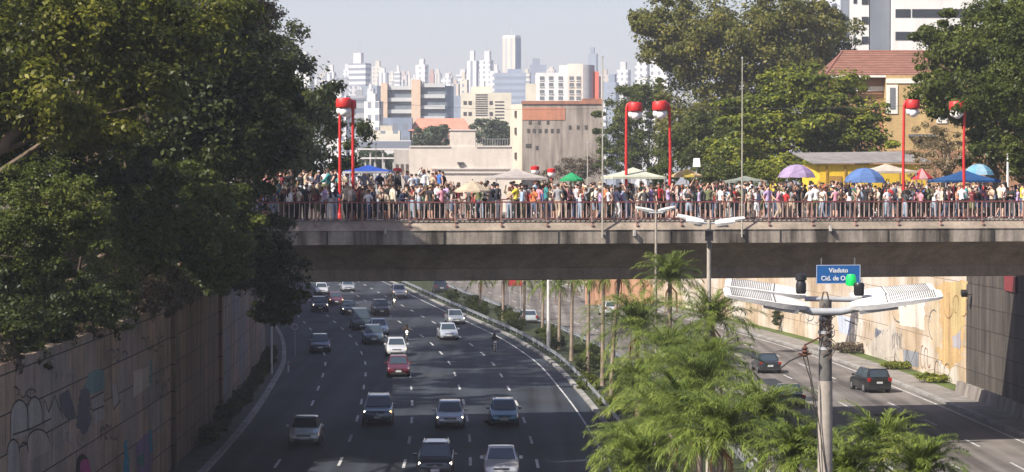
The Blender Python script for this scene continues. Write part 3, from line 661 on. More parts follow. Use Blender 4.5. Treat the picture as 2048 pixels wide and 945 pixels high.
tree("half bare dry tree with sandy twigs before the orange house wall", (32.3, 188, 12.3), [E(1900, 300, 188, 2.6, 2.2), E(1860, 285, 188, 1.8, 2.0), E(1960, 315, 188, 1.9, 1.9), E(2020, 330, 190, 1.8, 1.6), E(1850, 335, 186, 1.6, 1.2)], 'dry', 15000, 0.15, 66, K=34, limbs=20, bark=m_bark2, r0=0.2)
tree("brown dry bush in front of the derelict concrete block", (8.0, 352, 12.2), [E(1150, 335, 352, 3.2, 1.8), E(1100, 352, 350, 2.4, 1.0), E(1190, 330, 352, 2.0, 2.2)], 'rust', 12000, 0.25, 67, name="shrub", cat="shrub", K=26, limbs=4)
for i, (px, lb) in enumerate(((1500, "low bright hedge bush left of the lilac parasol"), (1545, "low hedge bush between the lilac parasol and thin pole"), (1455, "shaded low bush behind the pole with the white box"), (1405, "dark green bush behind the yellow parasol"), (1320, "green bush behind the cream parasol"))):
    tree(lb, tuple(at(px, 372, 205)), [E(px, 350, 205, 1.6, 1.1)], 'bright' if i < 2 else 'green', 4000, 0.2, 70 + i, name="shrub", cat="shrub", group="bushes behind the crowd", K=12, limbs=3, r0=0.05)
tree("leafy tree leaning in from the frame edge and half hiding the outermost red lantern", (39.5, 150, 12.3), [E(2075, 130, 144, 3.0, 3.6), E(1990, 190, 139, 1.6, 1.3), E(1935, 205, 135.5, .8, .55), E(1912, 222, 135.2, .4, .3), E(2040, 60, 146, 2.6, 2.2), E(2060, 300, 146, 1.8, 1.3)], 'green', 46000, 0.2, 68, K=80, limbs=12)
# far trees in the city
for i, (px, py, Y, rx, rz, lb) in enumerate((
    (982, 265, 560, 5.0, 3.8, "bluish green tree behind the white hall's raised block"),
    (862, 275, 520, 4.4, 2.6, "hazy green tree in front of the red roofed building"),
    (745, 318, 460, 3.6, 2.0, "small green tree beside the blue canopy, beyond the bridge"),
    (785, 322, 470, 2.4, 1.6, "small green tree at the foot of the grey annex"),
    (1010, 272, 575, 3.0, 2.6, "bluish green tree touching the derelict block's cream corner"))):
    tree(lb, (at(px, py, Y).x, Y, 11.5), [E(px, py, Y, rx, rz)], 'far', 9000, 0.5, 80 + i, K=24, group="far trees in the city")

# ---------------------------------------------------------------- palms in the median
for i, (px, py, Y, L, nf, hang, lb) in enumerate((
    (1340, 566, 122, 2.1, 26, 0.5, "slim palm with upright feathery crown just before the bridge girder"),
    (1275, 668, 112, 2.9, 32, 0.9, "shaggy drooping palm leftmost of the near median palms"),
    (1425, 650, 110, 2.4, 30, 0.7, "bushy palm beside the tall double armed lamp mast"),
    (1345, 735, 101, 2.8, 32, 0.9, "palm with greyish drooping leaves in the middle of the near clump"),
    (1400, 790, 92, 2.7, 34, 0.9, "full palm whose crown spreads before the clump's centre"),
    (1525, 850, 80, 2.2, 32, 0.8, "bright green palm partly covering the dark car beside the street mast"),
    (1320, 850, 86, 2.3, 34, 0.9, "broad palm filling the corner beside the oncoming lanes"),
    (1440, 885, 72, 2.2, 34, 0.8, "nearest large palm with long arching leaves left of the street mast"),
    (1760, 925, 66, 1.9, 30, 0.35, "palm with upright arching leaves right of the street mast"),
    (1590, 925, 62, 1.5, 28, 0.6, "low palm crown at the foot of the street mast"),
    (1285, 780, 96, 2.0, 26, 0.7, "smaller palm peeking out at the clump's edge above the kerb"),
    (1425, 745, 98, 2.3, 30, 0.6, "palm just right of the tall lamp mast's foot"),
    (1262, 915, 82, 1.8, 28, 0.7, "palm touching the oncoming lanes' kerb at the lower frame edge"),
    (1370, 860, 78, 2.6, 34, 0.7, "lush palm in the very middle of the near clump"),
    (1840, 955, 64, 1.6, 26, 0.3, "palm tips rising farthest from the street mast over the shaded road"),
    (1690, 960, 60, 1.5, 26, 0.3, "palm crown directly beside the street mast's foot"),
    (1280, 940, 74, 2.0, 28, 0.7, "lowest palm crown at the median's near end"))):
    p = at(px, py, Y); palm(lb, (p.x, Y, 0.1), p.z - 0.1, 100 + i, L=L, nf=nf + 22, hang=hang * .8, group="queen palms on the near median", leaf=0.27 * L)
for i, (bx, by, ty, L, kd, lb) in enumerate((
    (1222, 805, 552, 2.1, 0.1, "leaning palm trunk in front of the white car, closest of the row"),
    (1205, 772, 556, 2.0, 0, "straight grey palm standing between the closest and the shaded palm"),
    (1176, 752, 560, 1.9, 0, "palm with sunlit brown trunk over the round green bush"),
    (1143, 722, 556, 2.1, 0, "dark trunked palm by the pale lamp column"),
    (1118, 700, 575, 2.3, 0, "palm with long hanging dry leaves beside the pale column"),
    (1085, 672, 572, 2.2, 0, "bushy palm over the red sign beyond the guardrail"),
    (1048, 655, 560, 1.9, 0, "palm in shade where the median starts to narrow"),
    (1006, 640, 556, 2.0, 0, "dark palm standing beside the far bend of the guardrail"),
    (960, 620, 560, 2.0, 0, "farthest palm of the median row near the far cars"))):
    b = gr(bx, by, 0.13); t = at(bx + (16 if i == 0 else 2), ty, b.y)
    palm(lb, tuple(b), t.z - 0.1, 130 + i, L=L, nf=26, hang=1.2, lean=(t.x - b.x, 0), group="palms of the median row seen under the bridge", thick=0.15, leaf=0.5)
for i, (px, py, rx, rz, lb) in enumerate(((1178, 780, 0.9, 0.8, "round light green bush at the foot of the median palms"), (1215, 812, 0.8, 0.4, "low weedy plant around the closest palm trunk of the row"))):
    b = gr(px, py, 0.1); tree(lb, tuple(b), [(b.x, b.y, 0.1 + rz * .8, rx, rx, rz)], 'bright', 3500, 0.12, 150 + i, name="shrub", cat="shrub", K=10, limbs=2, r0=0.03)
# plants at the foot of the right wall
for i, (px, py, rx, rz, kd, lb) in enumerate(((1572, 662, 1.5, 1.8, 'dark', "dark leafy bush climbing the cream wall behind the street mast"), (1648, 655, 0.9, 2.0, 'dark', "narrow climbing shrub against the cream wall behind the mast"), (1700, 706, 1.6, 0.5, 'rust', "low reddish dry weeds at the foot of the cream wall"), (1790, 738, 1.4, 0.3, 'bright', "bright grass tuft on the verge near the black car"), (1870, 765, 1.6, 0.3, 'bright', "long green grass tuft on the verge nearest the shadow"))):
    b = gr(px, py, 0.15); tree(lb, tuple(b), [(b.x, b.y, 0.15 + rz, rx, rx, rz)], kd, 5000, 0.17, 160 + i, name="shrub", cat="shrub", K=12, limbs=3, r0=0.04)

# ---------------------------------------------------------------- buildings
def bld(name, label, cat, px0, px1, ytop, Y, wall, style='grid', glass=(0.18, 0.2, 0.24), rot=0, z0=11.0, ws=3.2, fh=3.1, fx=0.5, fz=0.5, depth=None, roof=None, group=None, seed=0):
    """box building whose outline spans px0..px1 at distance Y; rot turns it so that its shaded flank shows"""
    r = random.Random(seed * 7 + int(px0 * 13 + ytop)); w = (px1 - px0) / FPX * Y; th = R(rot)
    b = depth or w * 0.7
    if rot: a = w / (abs(math.cos(th)) + 0.6 * abs(math.sin(th))); b = 0.6 * a
    else: a = w
    zt = at(px0, ytop, Y).z; cx = at((px0 + px1) / 2, 365, Y).x
    t = thing(name, label, cat, (cx, Y + b / 2, z0), -th, group)
    g = MB(); h = zt - z0; g.box((0, 0, h / 2), (a, b, h))
    key = "facade %s %s %.1f %.1f" % (style, wall, ws, fx)
    if key not in _MC: _MC[key] = facade(key, wall, glass, style, ws, fh, fx, fz)
    g.build("wall", _MC[key], t)
    if roof:
        g = MB(); pc = M("roof plant %s" % (wall,), tuple(c * 0.85 for c in wall), 0.8)
        g.box((a * r.uniform(-.15, .15), 0, h + roof / 2), (a * 0.45, b * 0.5, roof)); g.build("rooftop_block", pc, t)
    if Y > 1200 and r.random() < .4:
        g = MB(); g.tube([(0, 0, h), (0, 0, h + (roof or 0) + r.uniform(5, 12))], .35, 4); g.build("antenna", M("antenna grey", (.4, .4, .42)), t)
    return t, a, b, h
WH, CR, GY, BG, BL, TC = (0.58, 0.57, 0.56), (0.56, 0.51, 0.42), (0.36, 0.37, 0.39), (0.48, 0.41, 0.35), (0.20, 0.24, 0.31), (0.42, 0.22, 0.16)
# skyline: px0, px1, ytop, distance, wall, style, rot, ws, fx, rooftop, label
SK = [
 (590, 628, 122, 1100, WH, 'grid', 24, 3.4, .45, 4, "pale tower half hidden by the dark tree at the skyline's start"),
 (636, 654, 156, 1500, CR, 'bands', 0, 3, .5, 3, "low cream block right next to the half hidden pale tower"),
 (650, 672, 145, 1300, WH, 'vert', 20, 3.5, .5, 4, "white tower with vertical stripes before the broad grey slab"),
 (670, 702, 154, 1200, GY, 'grid', 0, 3.0, .6, 0, "broad grey slab left of the tall white balcony tower"),
 (686, 706, 140, 1700, WH, 'grid', 24, 3.2, .4, 4, "slim white tower peeking behind the grey slab"),
 (697, 742, 127, 1150, WH, 'bands', 26, 3.2, .5, 5, "tall white tower with balcony bands and a shaded flank, above the left red lamps"),
 (744, 768, 134, 1600, CR, 'grid', 24, 3.6, .4, 4, "cream tower standing just right of the balcony banded tower"),
 (757, 778, 146, 1400, WH, 'vert', 24, 3.0, .4, 3, "white ribbed tower above the banded office's left pier"),
 (776, 790, 150, 1800, CR, 'grid', 20, 3.0, .4, 3, "narrow cream tower, first above the banded office roof"),
 (788, 803, 144, 1500, WH, 'bands', 22, 3.0, .4, 4, "narrow white tower, second above the banded office roof"),
 (801, 816, 150, 1700, BG, 'grid', 22, 3.0, .4, 3, "narrow beige tower, third above the banded office roof"),
 (814, 830, 155, 1900, WH, 'grid', 22, 3.0, .4, 2, "short white tower left of the bright square topped tower"),
 (831, 857, 130, 1250, WH, 'grid', 30, 4.0, .3, 3, "bright square topped tower with dark flank over the banded office"),
 (856, 870, 148, 1600, TC, 'grid', 20, 3.0, .4, 3, "slim brick coloured tower beside the bright square topped tower"),
 (868, 884, 146, 1800, CR, 'vert', 22, 3.0, .4, 3, "slim cream ribbed tower after the brick coloured one"),
 (882, 906, 156, 1500, WH, 'grid', 22, 3.0, .45, 3, "white mid height tower above the banded office's rounded end"),
 (903, 920, 168, 1000, BG, 'vert', 20, 3.0, .45, 2, "beige striped tower directly right of the banded office"),
 (912, 940, 150, 1300, WH, 'bands', 24, 3.0, .45, 3, "white stepped tower left of the twin pointed towers"),
 (920, 938, 160, 950, CR, 'grid', 24, 3.0, .4, 3, "small cream tower in front of the white stepped tower"),
 (934, 958, 122, 1200, WH, 'vert', 26, 4.0, .4, 5, "left one of the twin bright towers before the glass tower"),
 (957, 987, 121, 1300, WH, 'grid', 26, 4.0, .4, 5, "right one of the twin bright towers before the glass tower"),
 (980, 1000, 142, 1100, WH, 'grid', 20, 3.0, .4, 3, "low white tower between the twin towers and blue grey block"),
 (1060, 1093, 130, 1500, BL, 'grid', 0, 3.0, .6, 4, "blue grey flat topped tower right of the tall glass tower"),
 (1045, 1062, 146, 1300, CR, 'bands', 20, 3.0, .4, 2, "small cream block between glass tower and blue grey tower"),
 (1090, 1112, 140, 1700, CR, 'grid', 20, 3.0, .4, 2, "small cream tower behind the white block with round windows"),
 (1176, 1196, 108, 1500, BL, 'grid', 20, 3.2, .5, 4, "slim blue grey tower rising behind the red striped building"),
 (1200, 1222, 150, 1300, BG, 'grid', 20, 3.0, .4, 3, "beige tower just right of the tall thin pole"),
 (1205, 1238, 165, 900, BL, 'grid', 24, 3.0, .5, 3, "low blue grey block next to the leafy edge on the skyline's end"),
 (1232, 1262, 140, 1200, WH, 'grid', 24, 3.4, .4, 4, "white tower emerging over the green tree at the skyline's end"),
 (1270, 1300, 125, 1100, WH, 'grid', 24, 3.4, .4, 4, "white tower glimpsed through the huge brownish tree"),
 (1300, 1345, 92, 900, WH, 'grid', 24, 3.4, .4, 4, "taller white tower behind the huge tree's left branches"),
 (700, 730, 192, 800, GY, 'bands', 0, 3.0, .5, 2, "grey office block just behind the left red lamps"),
 (722, 762, 172, 1050, BL, 'grid', 20, 3.0, .5, 0, "bluish shaded block left of the banded office"),
 (728, 766, 203, 640, WH, 'grid', 22, 2.6, .5, 2, "white apartment block with small balconies right of the left red lamps"),
 (640, 676, 176, 900, GY, 'vert', 0, 3.0, .5, 0, "grey ribbed block above the leafy crown by the red lamps"),
 (656, 700, 192, 760, WH, 'grid', 20, 3.0, .5, 2, "white low block directly behind the red lamp heads"),
 (745, 800, 262, 480, CR, 'grid', 0, 3.0, .4, 1.0, "low cream house in front of the banded office's foot"),
 (766, 824, 236, 600, BL, 'grid', 0, 3.0, .5, 0, "shaded low block at the foot of the banded office"),
 (905, 932, 192, 800, BL, 'grid', 20, 3.0, .5, 0, "bluish block between banded office and cream apartments"),
 (700, 822, 281, 470, WH, 'bands', 0, 3.0, .5, 0, "long low white warehouse beneath the city, left of the white hall"),
]
_rs = random.Random(5)
for i, (a0, a1, yt, Y, wl_, st, rot, ws, fx, rf, lb) in enumerate(SK):
    hz = 0.93 + 0.07 * _rs.random()
    bld("tower_block" if Y > 850 else "city_building", lb, "building", a0, a1, yt, Y * (1.65 if Y > 850 else 1), tuple(round(c * hz, 3) for c in wl_), st, rot=rot, ws=ws * (1.3 if Y > 850 else .8), fh=4.2 if Y > 850 else 3.2, fx=fx, roof=rf * (1.6 if Y > 850 else 1), seed=i, group="skyline buildings")
# continuous band of smaller far blocks that fills the gaps
for i in range(52):
    x = 588 + i * 13.0 + _rs.uniform(-4, 4); w = _rs.uniform(9, 19); yt = _rs.choice((_rs.uniform(146, 160), _rs.uniform(156, 172), _rs.uniform(165, 185)))
    c = _rs.choice((WH, CR, WH, BG, GY)); nm = {WH: "white", CR: "cream", BG: "beige", GY: "grey"}[c]
    near = min(SK, key=lambda s: abs((s[0] + s[1]) / 2 - x)); nw = near[10].split(" ")[:5]
    t, *_ = bld("tower_block", "small hazy block %d" % i, "building", x, x + w, yt, _rs.uniform(2500, 3300), c, _rs.choice(('grid', 'grid', 'vert', 'bands')), rot=_rs.choice((20, 26, 0)), ws=4.5, fh=4.5, fx=0.45, roof=_rs.choice((0, 5, 8)), seed=200 + i, group="small far city blocks")
    words = ["first", "second", "third", "fourth", "fifth", "sixth", "seventh", "eighth", "ninth", "tenth", "eleventh", "twelfth", "thirteenth", "fourteenth", "fifteenth", "sixteenth", "seventeenth", "eighteenth", "nineteenth", "twentieth", "twenty-first", "twenty-second", "twenty-third", "twenty-fourth", "twenty-fifth", "twenty-sixth"]
    t["label"] = "small hazy %s block on the lowest skyline row, %s from the %s" % (nm, words[i] if i < 26 else words[51 - i], "dark trees" if i < 26 else "leafy trees")
for i in range(40):
    x = 640 + i * 15.2 + _rs.uniform(-5, 5); w = _rs.uniform(12, 22); yt = _rs.uniform(172, 215); c = _rs.choice((WH, CR, WH, BG, GY, BL)); nm = {WH: "white", CR: "cream", BG: "beige", GY: "grey", BL: "bluish"}[c]
    t, *_ = bld("tower_block", "nearer %s block %d" % (nm, i), "building", x, x + w, yt, _rs.uniform(1350, 2100), c, _rs.choice(('grid', 'grid', 'vert', 'bands')), rot=_rs.choice((20, 26, 0)), ws=3.6, fh=3.8, fx=0.45, roof=_rs.choice((0, 3, 5)), seed=400 + i, group="mid distance city blocks")
    t["label"] = "hazy %s block in the middle skyline rows, %s from the %s" % (nm, words[i] if i < 20 else words[39 - i], "red lamp pair" if i < 20 else "green tree at its end")
# tall glass tower with two faces
T = 1700; t, a, b, h = bld("glass_tower", "tallest tower on the skyline, beige face and blue grey glass flank", "building", 1005, 1042, 76, T, (0.50, 0.44, 0.38), 'vert', glass=(0.34, 0.34, 0.35), rot=38, ws=4.4, fx=.4)
g = MB(); g.box((0, 0, h + 0.8), (a * 0.97, b * 0.97, 1.6)); g.build("roof_band", M("tower cap", (0.75, 0.74, 0.72)), t)
g = MB(); g.box((a / 2 + 0.1, 0, h / 2), (0.2, b * 0.94, h * 0.985)); g.build("glass_flank", M("blue glass", (0.16, 0.24, 0.36), 0.2, var=0.1, scale=.2), t)
bld("office_block", "wide blue grey office block at the foot of the tallest tower", "building", 989, 1052, 146, 1200, (0.30, 0.34, 0.42), 'bands', glass=(0.22, 0.26, 0.34), depth=14, roof=2)
# banded office (real slabs and glazing)
Yb = 660
def zpx(py, Y): return at(1024, py, Y).z
t = thing("office_building", "large grey office with horizontal glazed bands between two beige piers", "building", (at(834, 0, Yb).x, Yb, 11))
m_pier = M("pier beige", (0.58, 0.44, 0.33)); m_bandg = M("band glass", (0.16, 0.19, 0.22), 0.3, var=0.2, scale=.3); m_slab = M("band slab", (0.47, 0.48, 0.48))
def pxw(p, Y): return (p - 834) / FPX * Y
for (x0, x1, dep, yt) in ((762, 775, 10, 167), (823, 841, 13, 160)):
    g = MB(); zt = zpx(yt, Yb) - 11; g.box(((pxw(x0, Yb) + pxw(x1, Yb)) / 2, dep / 2 - 1.2, zt / 2), (pxw(x1, Yb) - pxw(x0, Yb), dep, zt)); g.build("pier", m_pier, t)
for (x0, x1, yt) in ((775, 823, 172), (841, 890, 167)):
    zt = zpx(yt, Yb) - 11; xc = (pxw(x0, Yb) + pxw(x1, Yb)) / 2; ww = pxw(x1, Yb) - pxw(x0, Yb) - 0.01
    g = MB(); g.box((xc, 5.3, zt / 2 - .1), (ww, 10, zt - .2)); g.build("glazing", m_bandg, t)
    n = int(zt / 2.9)
    for k in range(n + 1):
        g = MB(); g.box((xc, 0.1, zt - 0.55 - k * zt / (n + .3)), (ww, 1.0, 1.0)); g.build("floor_band", m_slab, t)
g = MB(); zt = zpx(172, Yb) - 11; g.loft([[(pxw(890, Yb) + 2.2 * math.sin(R(q)), 4.8 - 4.6 * math.cos(R(q)), z) for q in range(0, 181, 20)] for z in (0, zt)]); g.build("rounded_end", M("rounded end", (0.25, 0.29, 0.35), .4), t, smooth=40)
# red roofed building
Yr = 600; p = at(880, 0, Yr); t = thing("brick_building", "pinkish brick building with long red roof behind the white hall", "building", (p.x, Yr, 11))
zt = zpx(262, Yr) - 11; w = 120 / FPX * Yr
g = MB(); g.box((0, 5, zt / 2), (w, 10, zt)); g.build("wall", M("pink brick", (0.48, 0.28, 0.22)), t)
g = MB(); zr = zpx(236, Yr) - 11; g.loft([[(-w / 2 - .4, -.4, zt), (-w / 2 - .4, 10.4, zt), (-w / 2 + 1.5, 5, zr)], [(w / 2 + .4, -.4, zt), (w / 2 + .4, 10.4, zt), (w / 2 - 1.5, 5, zr)]]); g.build("roof", M("red tiles far", (0.48, 0.20, 0.14), .8, scale=.5), t)
for k in range(9):
    g = MB(); g.box((-w / 2 + 1 + k * w / 9.2, -0.03, zt - 1.6), (0.7, 0.08, 1.5)); g.build("window", M("far window dark", (0.07, 0.07, 0.08), .3), t)
# cream apartments with balcony stacks
Yc = 620; t = thing("apartment_building", "cream apartment building with two dark balcony stacks above the red roof", "building", (at(972, 0, Yc).x, Yc, 11))
px_ = lambda p: (p - 972) / FPX * Yc
m_crm = M("cream plaster", (0.58, 0.54, 0.44), .8, scale=.3)
zt = zpx(186, Yc) - 11; g = MB(); g.box((0, 5, zt / 2), (px_(1022) - px_(921), 10, zt)); g.box((px_(962), 6, zt + .8), (5, 6, 1.7)); g.build("wall", m_crm, t)
for x0, x1, y0, nn in ((951, 975, 190, 10), (990, 1008, 204, 7)):
    for k in range(nn):
        z = zpx(y0, Yc) - 11 - k * 0.56 * (24 / nn) * 0.42
        g = MB(); g.box(((px_(x0) + px_(x1)) / 2, -0.04, z), (px_(x1) - px_(x0), 0.1, 0.26)); g.build("balcony_opening", M("far window dark", (0.07, 0.07, 0.08), .3), t)
g = MB()
for x in (930, 940, 982): g.box((px_(x), -0.04, zt - 2.5), (0.8, 0.1, 0.9)); g.box((px_(x), -0.04, zt - 5.2), (0.8, 0.1, 0.9))
g.build("window", M("far window dark", (0.07, 0.07, 0.08), .3), t)
# white block with square windows
Yw = 560; t = thing("apartment_building", "bright white building with rows of square dark windows above the derelict block", "building", (at(1130, 0, Yw).x, Yw, 11))
px_ = lambda p: (p - 1130) / FPX * Yw
m_wht = M("white plaster", (0.66, 0.65, 0.63), .8, scale=.3); m_bei = M("beige plaster", (0.66, 0.58, 0.51), .8, scale=.3)
def seg(x0, x1, yt, m, nm, dep=12, y=0):
    g = MB(); z = zpx(yt, Yw) - 11; g.box(((px_(x0) + px_(x1)) / 2, dep / 2 + y, z / 2), (px_(x1) - px_(x0) - .01, dep, z)); return g.build(nm, m, t)
seg(1072, 1136, 146, m_wht, "wall"); seg(1136, 1166, 128, m_bei, "wall"); seg(1052, 1072, 168, m_crm, "wall"); seg(1120, 1136, 130, m_bei, "wall", 7, 2)
g = MB(); z = zpx(130, Yw) - 11; g.loft([[(px_(1166) + 2.7 * math.sin(R(q)), 2.8 - 2.8 * math.cos(R(q)), zz) for q in range(0, 181, 20)] for zz in (0, z)]); g.build("stair_tower", M("grey plaster", (0.42, 0.41, 0.42), .8), t, smooth=40)
g = MB(); g.box((px_(1194), 4, (zpx(143, Yw) - 11) / 2), (0.9, 6, zpx(143, Yw) - 11)); g.build("red_stripe_wall", M("salmon wall", (0.62, 0.16, 0.12)), t)
g = MB(); g.box((px_(1200), 5, (zpx(152, Yw) - 11) / 2), (0.6, 6, zpx(152, Yw) - 11)); g.build("wall", m_wht, t)
for x in (1084, 1102, 1121, 1143, 1157):
    for y in (157, 170, 184, 197):
        z = zpx(y, Yw) - 11
        f = MB(); f.box((px_(x), -0.05, z), (0.95, 0.12, 0.85)); f = f.build("window", M("mid window dark", (0.16, 0.17, 0.18), .3), t)
        g = MB(); g.box((px_(x), -0.1, z - 0.5), (1.1, 0.16, 0.12)); g.build("sill", m_wht, f)
# derelict concrete block
Yd = 400; t = thing("derelict_building", "weathered concrete block with terracotta panel and empty windows behind the green parasol", "building", (at(1125, 0, Yd).x, Yd, 11.5))
px_ = lambda p: (p - 1125) / FPX * Yd
zt = zpx(208, Yd) - 11.5
m_der = stained("derelict render", (0.37, 0.32, 0.275), (0.15, 0.13, 0.115), streak=0.8); m_derc = stained("cream corner render", (0.62, 0.54, 0.44), (0.45, 0.36, 0.28), streak=0.7)
x0, x1, x2 = px_(1045), px_(1204), px_(1021)
g = MB(); g.loft([[(x0, 0, z), (x1, 0, z), (x1, 14, z), (x2, 14, z), (x2, 5, z)] for z in (0, zt)]); g.build("wall", m_der, t)
g = MB(); g.quad((x2 - .03, 4.98, 0), (x0 - .02, -.03, 0), (x0 - .02, -.03, zt - .01), (x2 - .03, 4.98, zt - .01)); g.build("corner_wall", m_derc, t)
g = MB(); g.box(((x0 + px_(1130)) / 2, -.04, zpx(228, Yd) - 11.5), (px_(1130) - x0, .08, 2.0)); g.build("terracotta_panel", stained("terracotta panel", (0.50, 0.22, 0.13), (0.32, 0.15, 0.10)), t)
g = MB(); g.box(((x0 + x1) / 2, .1, zt + .2), (x1 - x0 + .3, .6, .5)); g.box(((px_(1165) + x1) / 2, 3, zt + .6), (x1 - px_(1165), 5, .5)); g.build("roof_edge", stained("rusty parapet", (0.38, 0.17, 0.11), (0.22, 0.12, 0.09)), t)
for x, y in [(1057, 262), (1068, 262), (1080, 262), (1092, 262), (1104, 262), (1116, 262), (1060, 245), (1078, 245), (1096, 245), (1140, 255), (1156, 255), (1172, 255), (1054, 292), (1060, 292), (1074, 296)]:
    g = MB(); g.box((px_(x), -.03, zpx(y, Yd) - 11.5), (.42, .08, .62)); g.build("window", M("hollow window", (0.06, 0.055, 0.05)), t)
for y in (228, 262, 312):
    g = MB(); p = Vector(((x0 + x2) / 2, 2.45, zpx(y, Yd) - 11.5)); g.box(p, (.5, .5, 1.1), R(-70)); g.build("window", M("hollow window", (0.06, 0.055, 0.05)), t)
# white hall
Yh = 385; t = thing("hall_building", "long blank off white hall with a raised square block, behind the crowd", "building", (at(921, 0, Yh).x, Yh, 11.5))
px_ = lambda p: (p - 921) / FPX * Yh
m_hall = stained("hall plaster", (0.62, 0.56, 0.49), (0.48, 0.43, 0.37), streak=0.5)
zt = zpx(294, Yh) - 11.5; g = MB(); g.box((px_(921), 6, zt / 2), (px_(1024) - px_(818), 12, zt)); g.build("wall", m_hall, t)
zr = zpx(262, Yh) - 11.5; g = MB(); g.box((px_(925), 2.3, (zt + zr) / 2), (px_(951) - px_(900), 4, zr - zt + .02)); g.build("raised_block", m_hall, t)
g = MB(); g.box((px_(925), 2.3, zr + .12), (px_(951) - px_(900) + .3, 4.3, .2)); g.box((px_(860), .0, zt + .05), (px_(899) - px_(818), .3, .25)); g.box((px_(987), .0, zt + .05), (px_(1022) - px_(953), .3, .25)); g.build("coping", M("coping shade", (0.5, .46, .42)), t)
g = MB(); g.box((px_(921), -.2, zpx(326, Yh) - 11.5), (1.0, .4, .22)); g.box((px_(921), -.15, zpx(330, Yh) - 11.5), (.5, .3, .5)); g.build("wall_lamp", M("dark fitting", (.08, .08, .08)), t)
for y in (338, 346): g = MB(); g.box((px_(940), -.1, zpx(y, Yh) - 11.5), (12, .25, .18)); g.build("ledge", M("coping shade", (0.5, .46, .42)), t)
g = MB()
for k in range(14): g.tube([(px_(955 + k * 5), 1, zt), (px_(955 + k * 5), 1, zt + 1.2)], .04, 4)
g.tube([(px_(953), 1, zt + 1.2), (px_(1022), 1, zt + 1.2)], .04, 4); g.build("roof_rail", M("rail grey", (.25, .25, .25)), t)
t = thing("annex_building", "narrow grey annex with open bays beside the white hall", "building", (at(804, 0, 395).x, 395, 11.5))
g = MB(); zt = zpx(300, 395) - 11.5; g.box((0, 3, zt / 2), (2.6, 6, zt)); g.build("wall", stained("annex", (.42, .39, .36), (.3, .27, .25)), t)
for k in range(3): g = MB(); g.box((-.8 + k * .8, -.03, zt / 2 + 1), (.45, .08, 1.6)); g.build("opening", M("hollow window", (0.06, 0.055, 0.05)), t)
for i, (x0, x1, y, lb) in enumerate(((712, 818, 300, "flat pale roof behind the blue canopy, upper of the two"), (708, 790, 318, "flat pale roof strip behind the blue canopy, lower of the two"))):
    Yq = 430 - i * 20; t = thing("shed", lb, "shed", (at((x0 + x1) / 2, 0, Yq).x, Yq, 11.8)); z = zpx(y, Yq) - 11.8; w = (x1 - x0) / FPX * Yq
    g = MB(); g.box((0, 2, z + .1), (w, 5, .25)); g.build("roof", M("pale roof", (.62, .58, .56)), t)
    for k in range(5): g = MB(); g.box((-w / 2 + .3 + k * (w - .6) / 4, 0, z / 2 - .02), (.25, .25, z)); g.build("post", M("shed post", (.4, .38, .36)), t)
# orange house with tiled roof
Yo = 262; t = thing("house", "orange and yellow house with brown red tiled hip roof behind the leafy trees", "house", (at(1780, 0, Yo).x, Yo, 12.3))
px_ = lambda p: (p - 1780) / FPX * Yo
ze = zpx(152, Yo) - 12.3; zr = zpx(97, Yo) - 12.3
m_or = stained("orange render", (0.40, 0.22, 0.125), (0.27, 0.15, 0.09), streak=.3); m_ye = stained("yellow render", (0.52, 0.37, 0.17), (0.38, 0.25, 0.12), streak=.4)
g = MB(); g.box(((px_(1660) + px_(1768)) / 2, 6, ze / 2), (px_(1768) - px_(1660), 12, ze)); g.build("side_wall", m_or, t)
g = MB(); g.box(((px_(1768) + px_(1950)) / 2, 5, ze / 2), (px_(1950) - px_(1768) - .01, 13, ze)); g.build("front_wall", m_ye, t)
m_tile, N_, L_, B_ = new_mat("roof tiles")
w_ = N_.new("ShaderNodeTexWave"); w_.bands_direction = 'Z'; w_.inputs["Scale"].default_value = 1.1; w_.inputs["Distortion"].default_value = 1.0; L_.new(pos(N_, L_), w_.inputs[0])
r_ = ramp(N_, [(0.1, (0.10, 0.045, 0.03)), (0.6, (0.235, 0.105, 0.07))]); L_.new(w_.outputs[1], r_.inputs[0]); L_.new(mix(N_, L_, .5, r_.outputs[0], noise(N_, L_, 1.2, pos(N_, L_)), 'OVERLAY'), B_.inputs["Base Color"]); B_.inputs["Roughness"].default_value = .85
xa, xb = px_(1648), px_(1960); g = MB(); pts = [(xa, -1, ze), (xb, -1.6, ze), (xb, 13, ze), (xa, 13, ze)]; ra, rb = (px_(1700), 6, zr), (px_(1900), 6, zr)
g.poly([pts[0], pts[1], rb, ra]); g.poly([pts[1], pts[2], rb]); g.poly([pts[2], pts[3], ra, rb]); g.poly([pts[3], pts[0], ra]); g.poly(pts[::-1]); g.build("roof", m_tile, t)
g = MB(); g.tube([pts[0], ra], .13, 6); g.tube([pts[1], rb], .13, 6); g.tube([ra, rb], .13, 6); g.build("ridge_tiles", M("ridge", (.24, .1, .07)), t)
m_tr = M("cream trim", (.72, .68, .6)); g = MB(); g.box(((xa + xb) / 2, -1.62 + .3, ze - .12), (xb - xa, .25, .22)); g.box(((px_(1768) + px_(1950)) / 2, -1.55, ze - .6), (px_(1950) - px_(1768), .12, .5)); g.box((px_(1715), -.06, zpx(178, Yo) - 12.3), (5.6, .12, .5)); g.build("cornice", m_tr, t)
z = zpx(200, Yo) - 12.3; f = MB(); f.box((px_(1780), -1.53, z), (1.2, .14, 3.0)); f = f.build("window_frame", m_tr, t); g = MB(); g.box((px_(1781), -1.62, z + .1), (.55, .08, 2.2)); g.build("pane", M("mid window dark", (0.16, 0.17, 0.18), .3), f)
f = MB(); f.box((px_(1880), -1.53, z - 1), (1.2, .14, 3.0)); f = f.build("window_frame", m_tr, t); g = MB(); g.box((px_(1880), -1.62, z - 1), (.55, .08, 2.2)); g.build("pane", M("mid window dark", (0.16, 0.17, 0.18), .3), f)
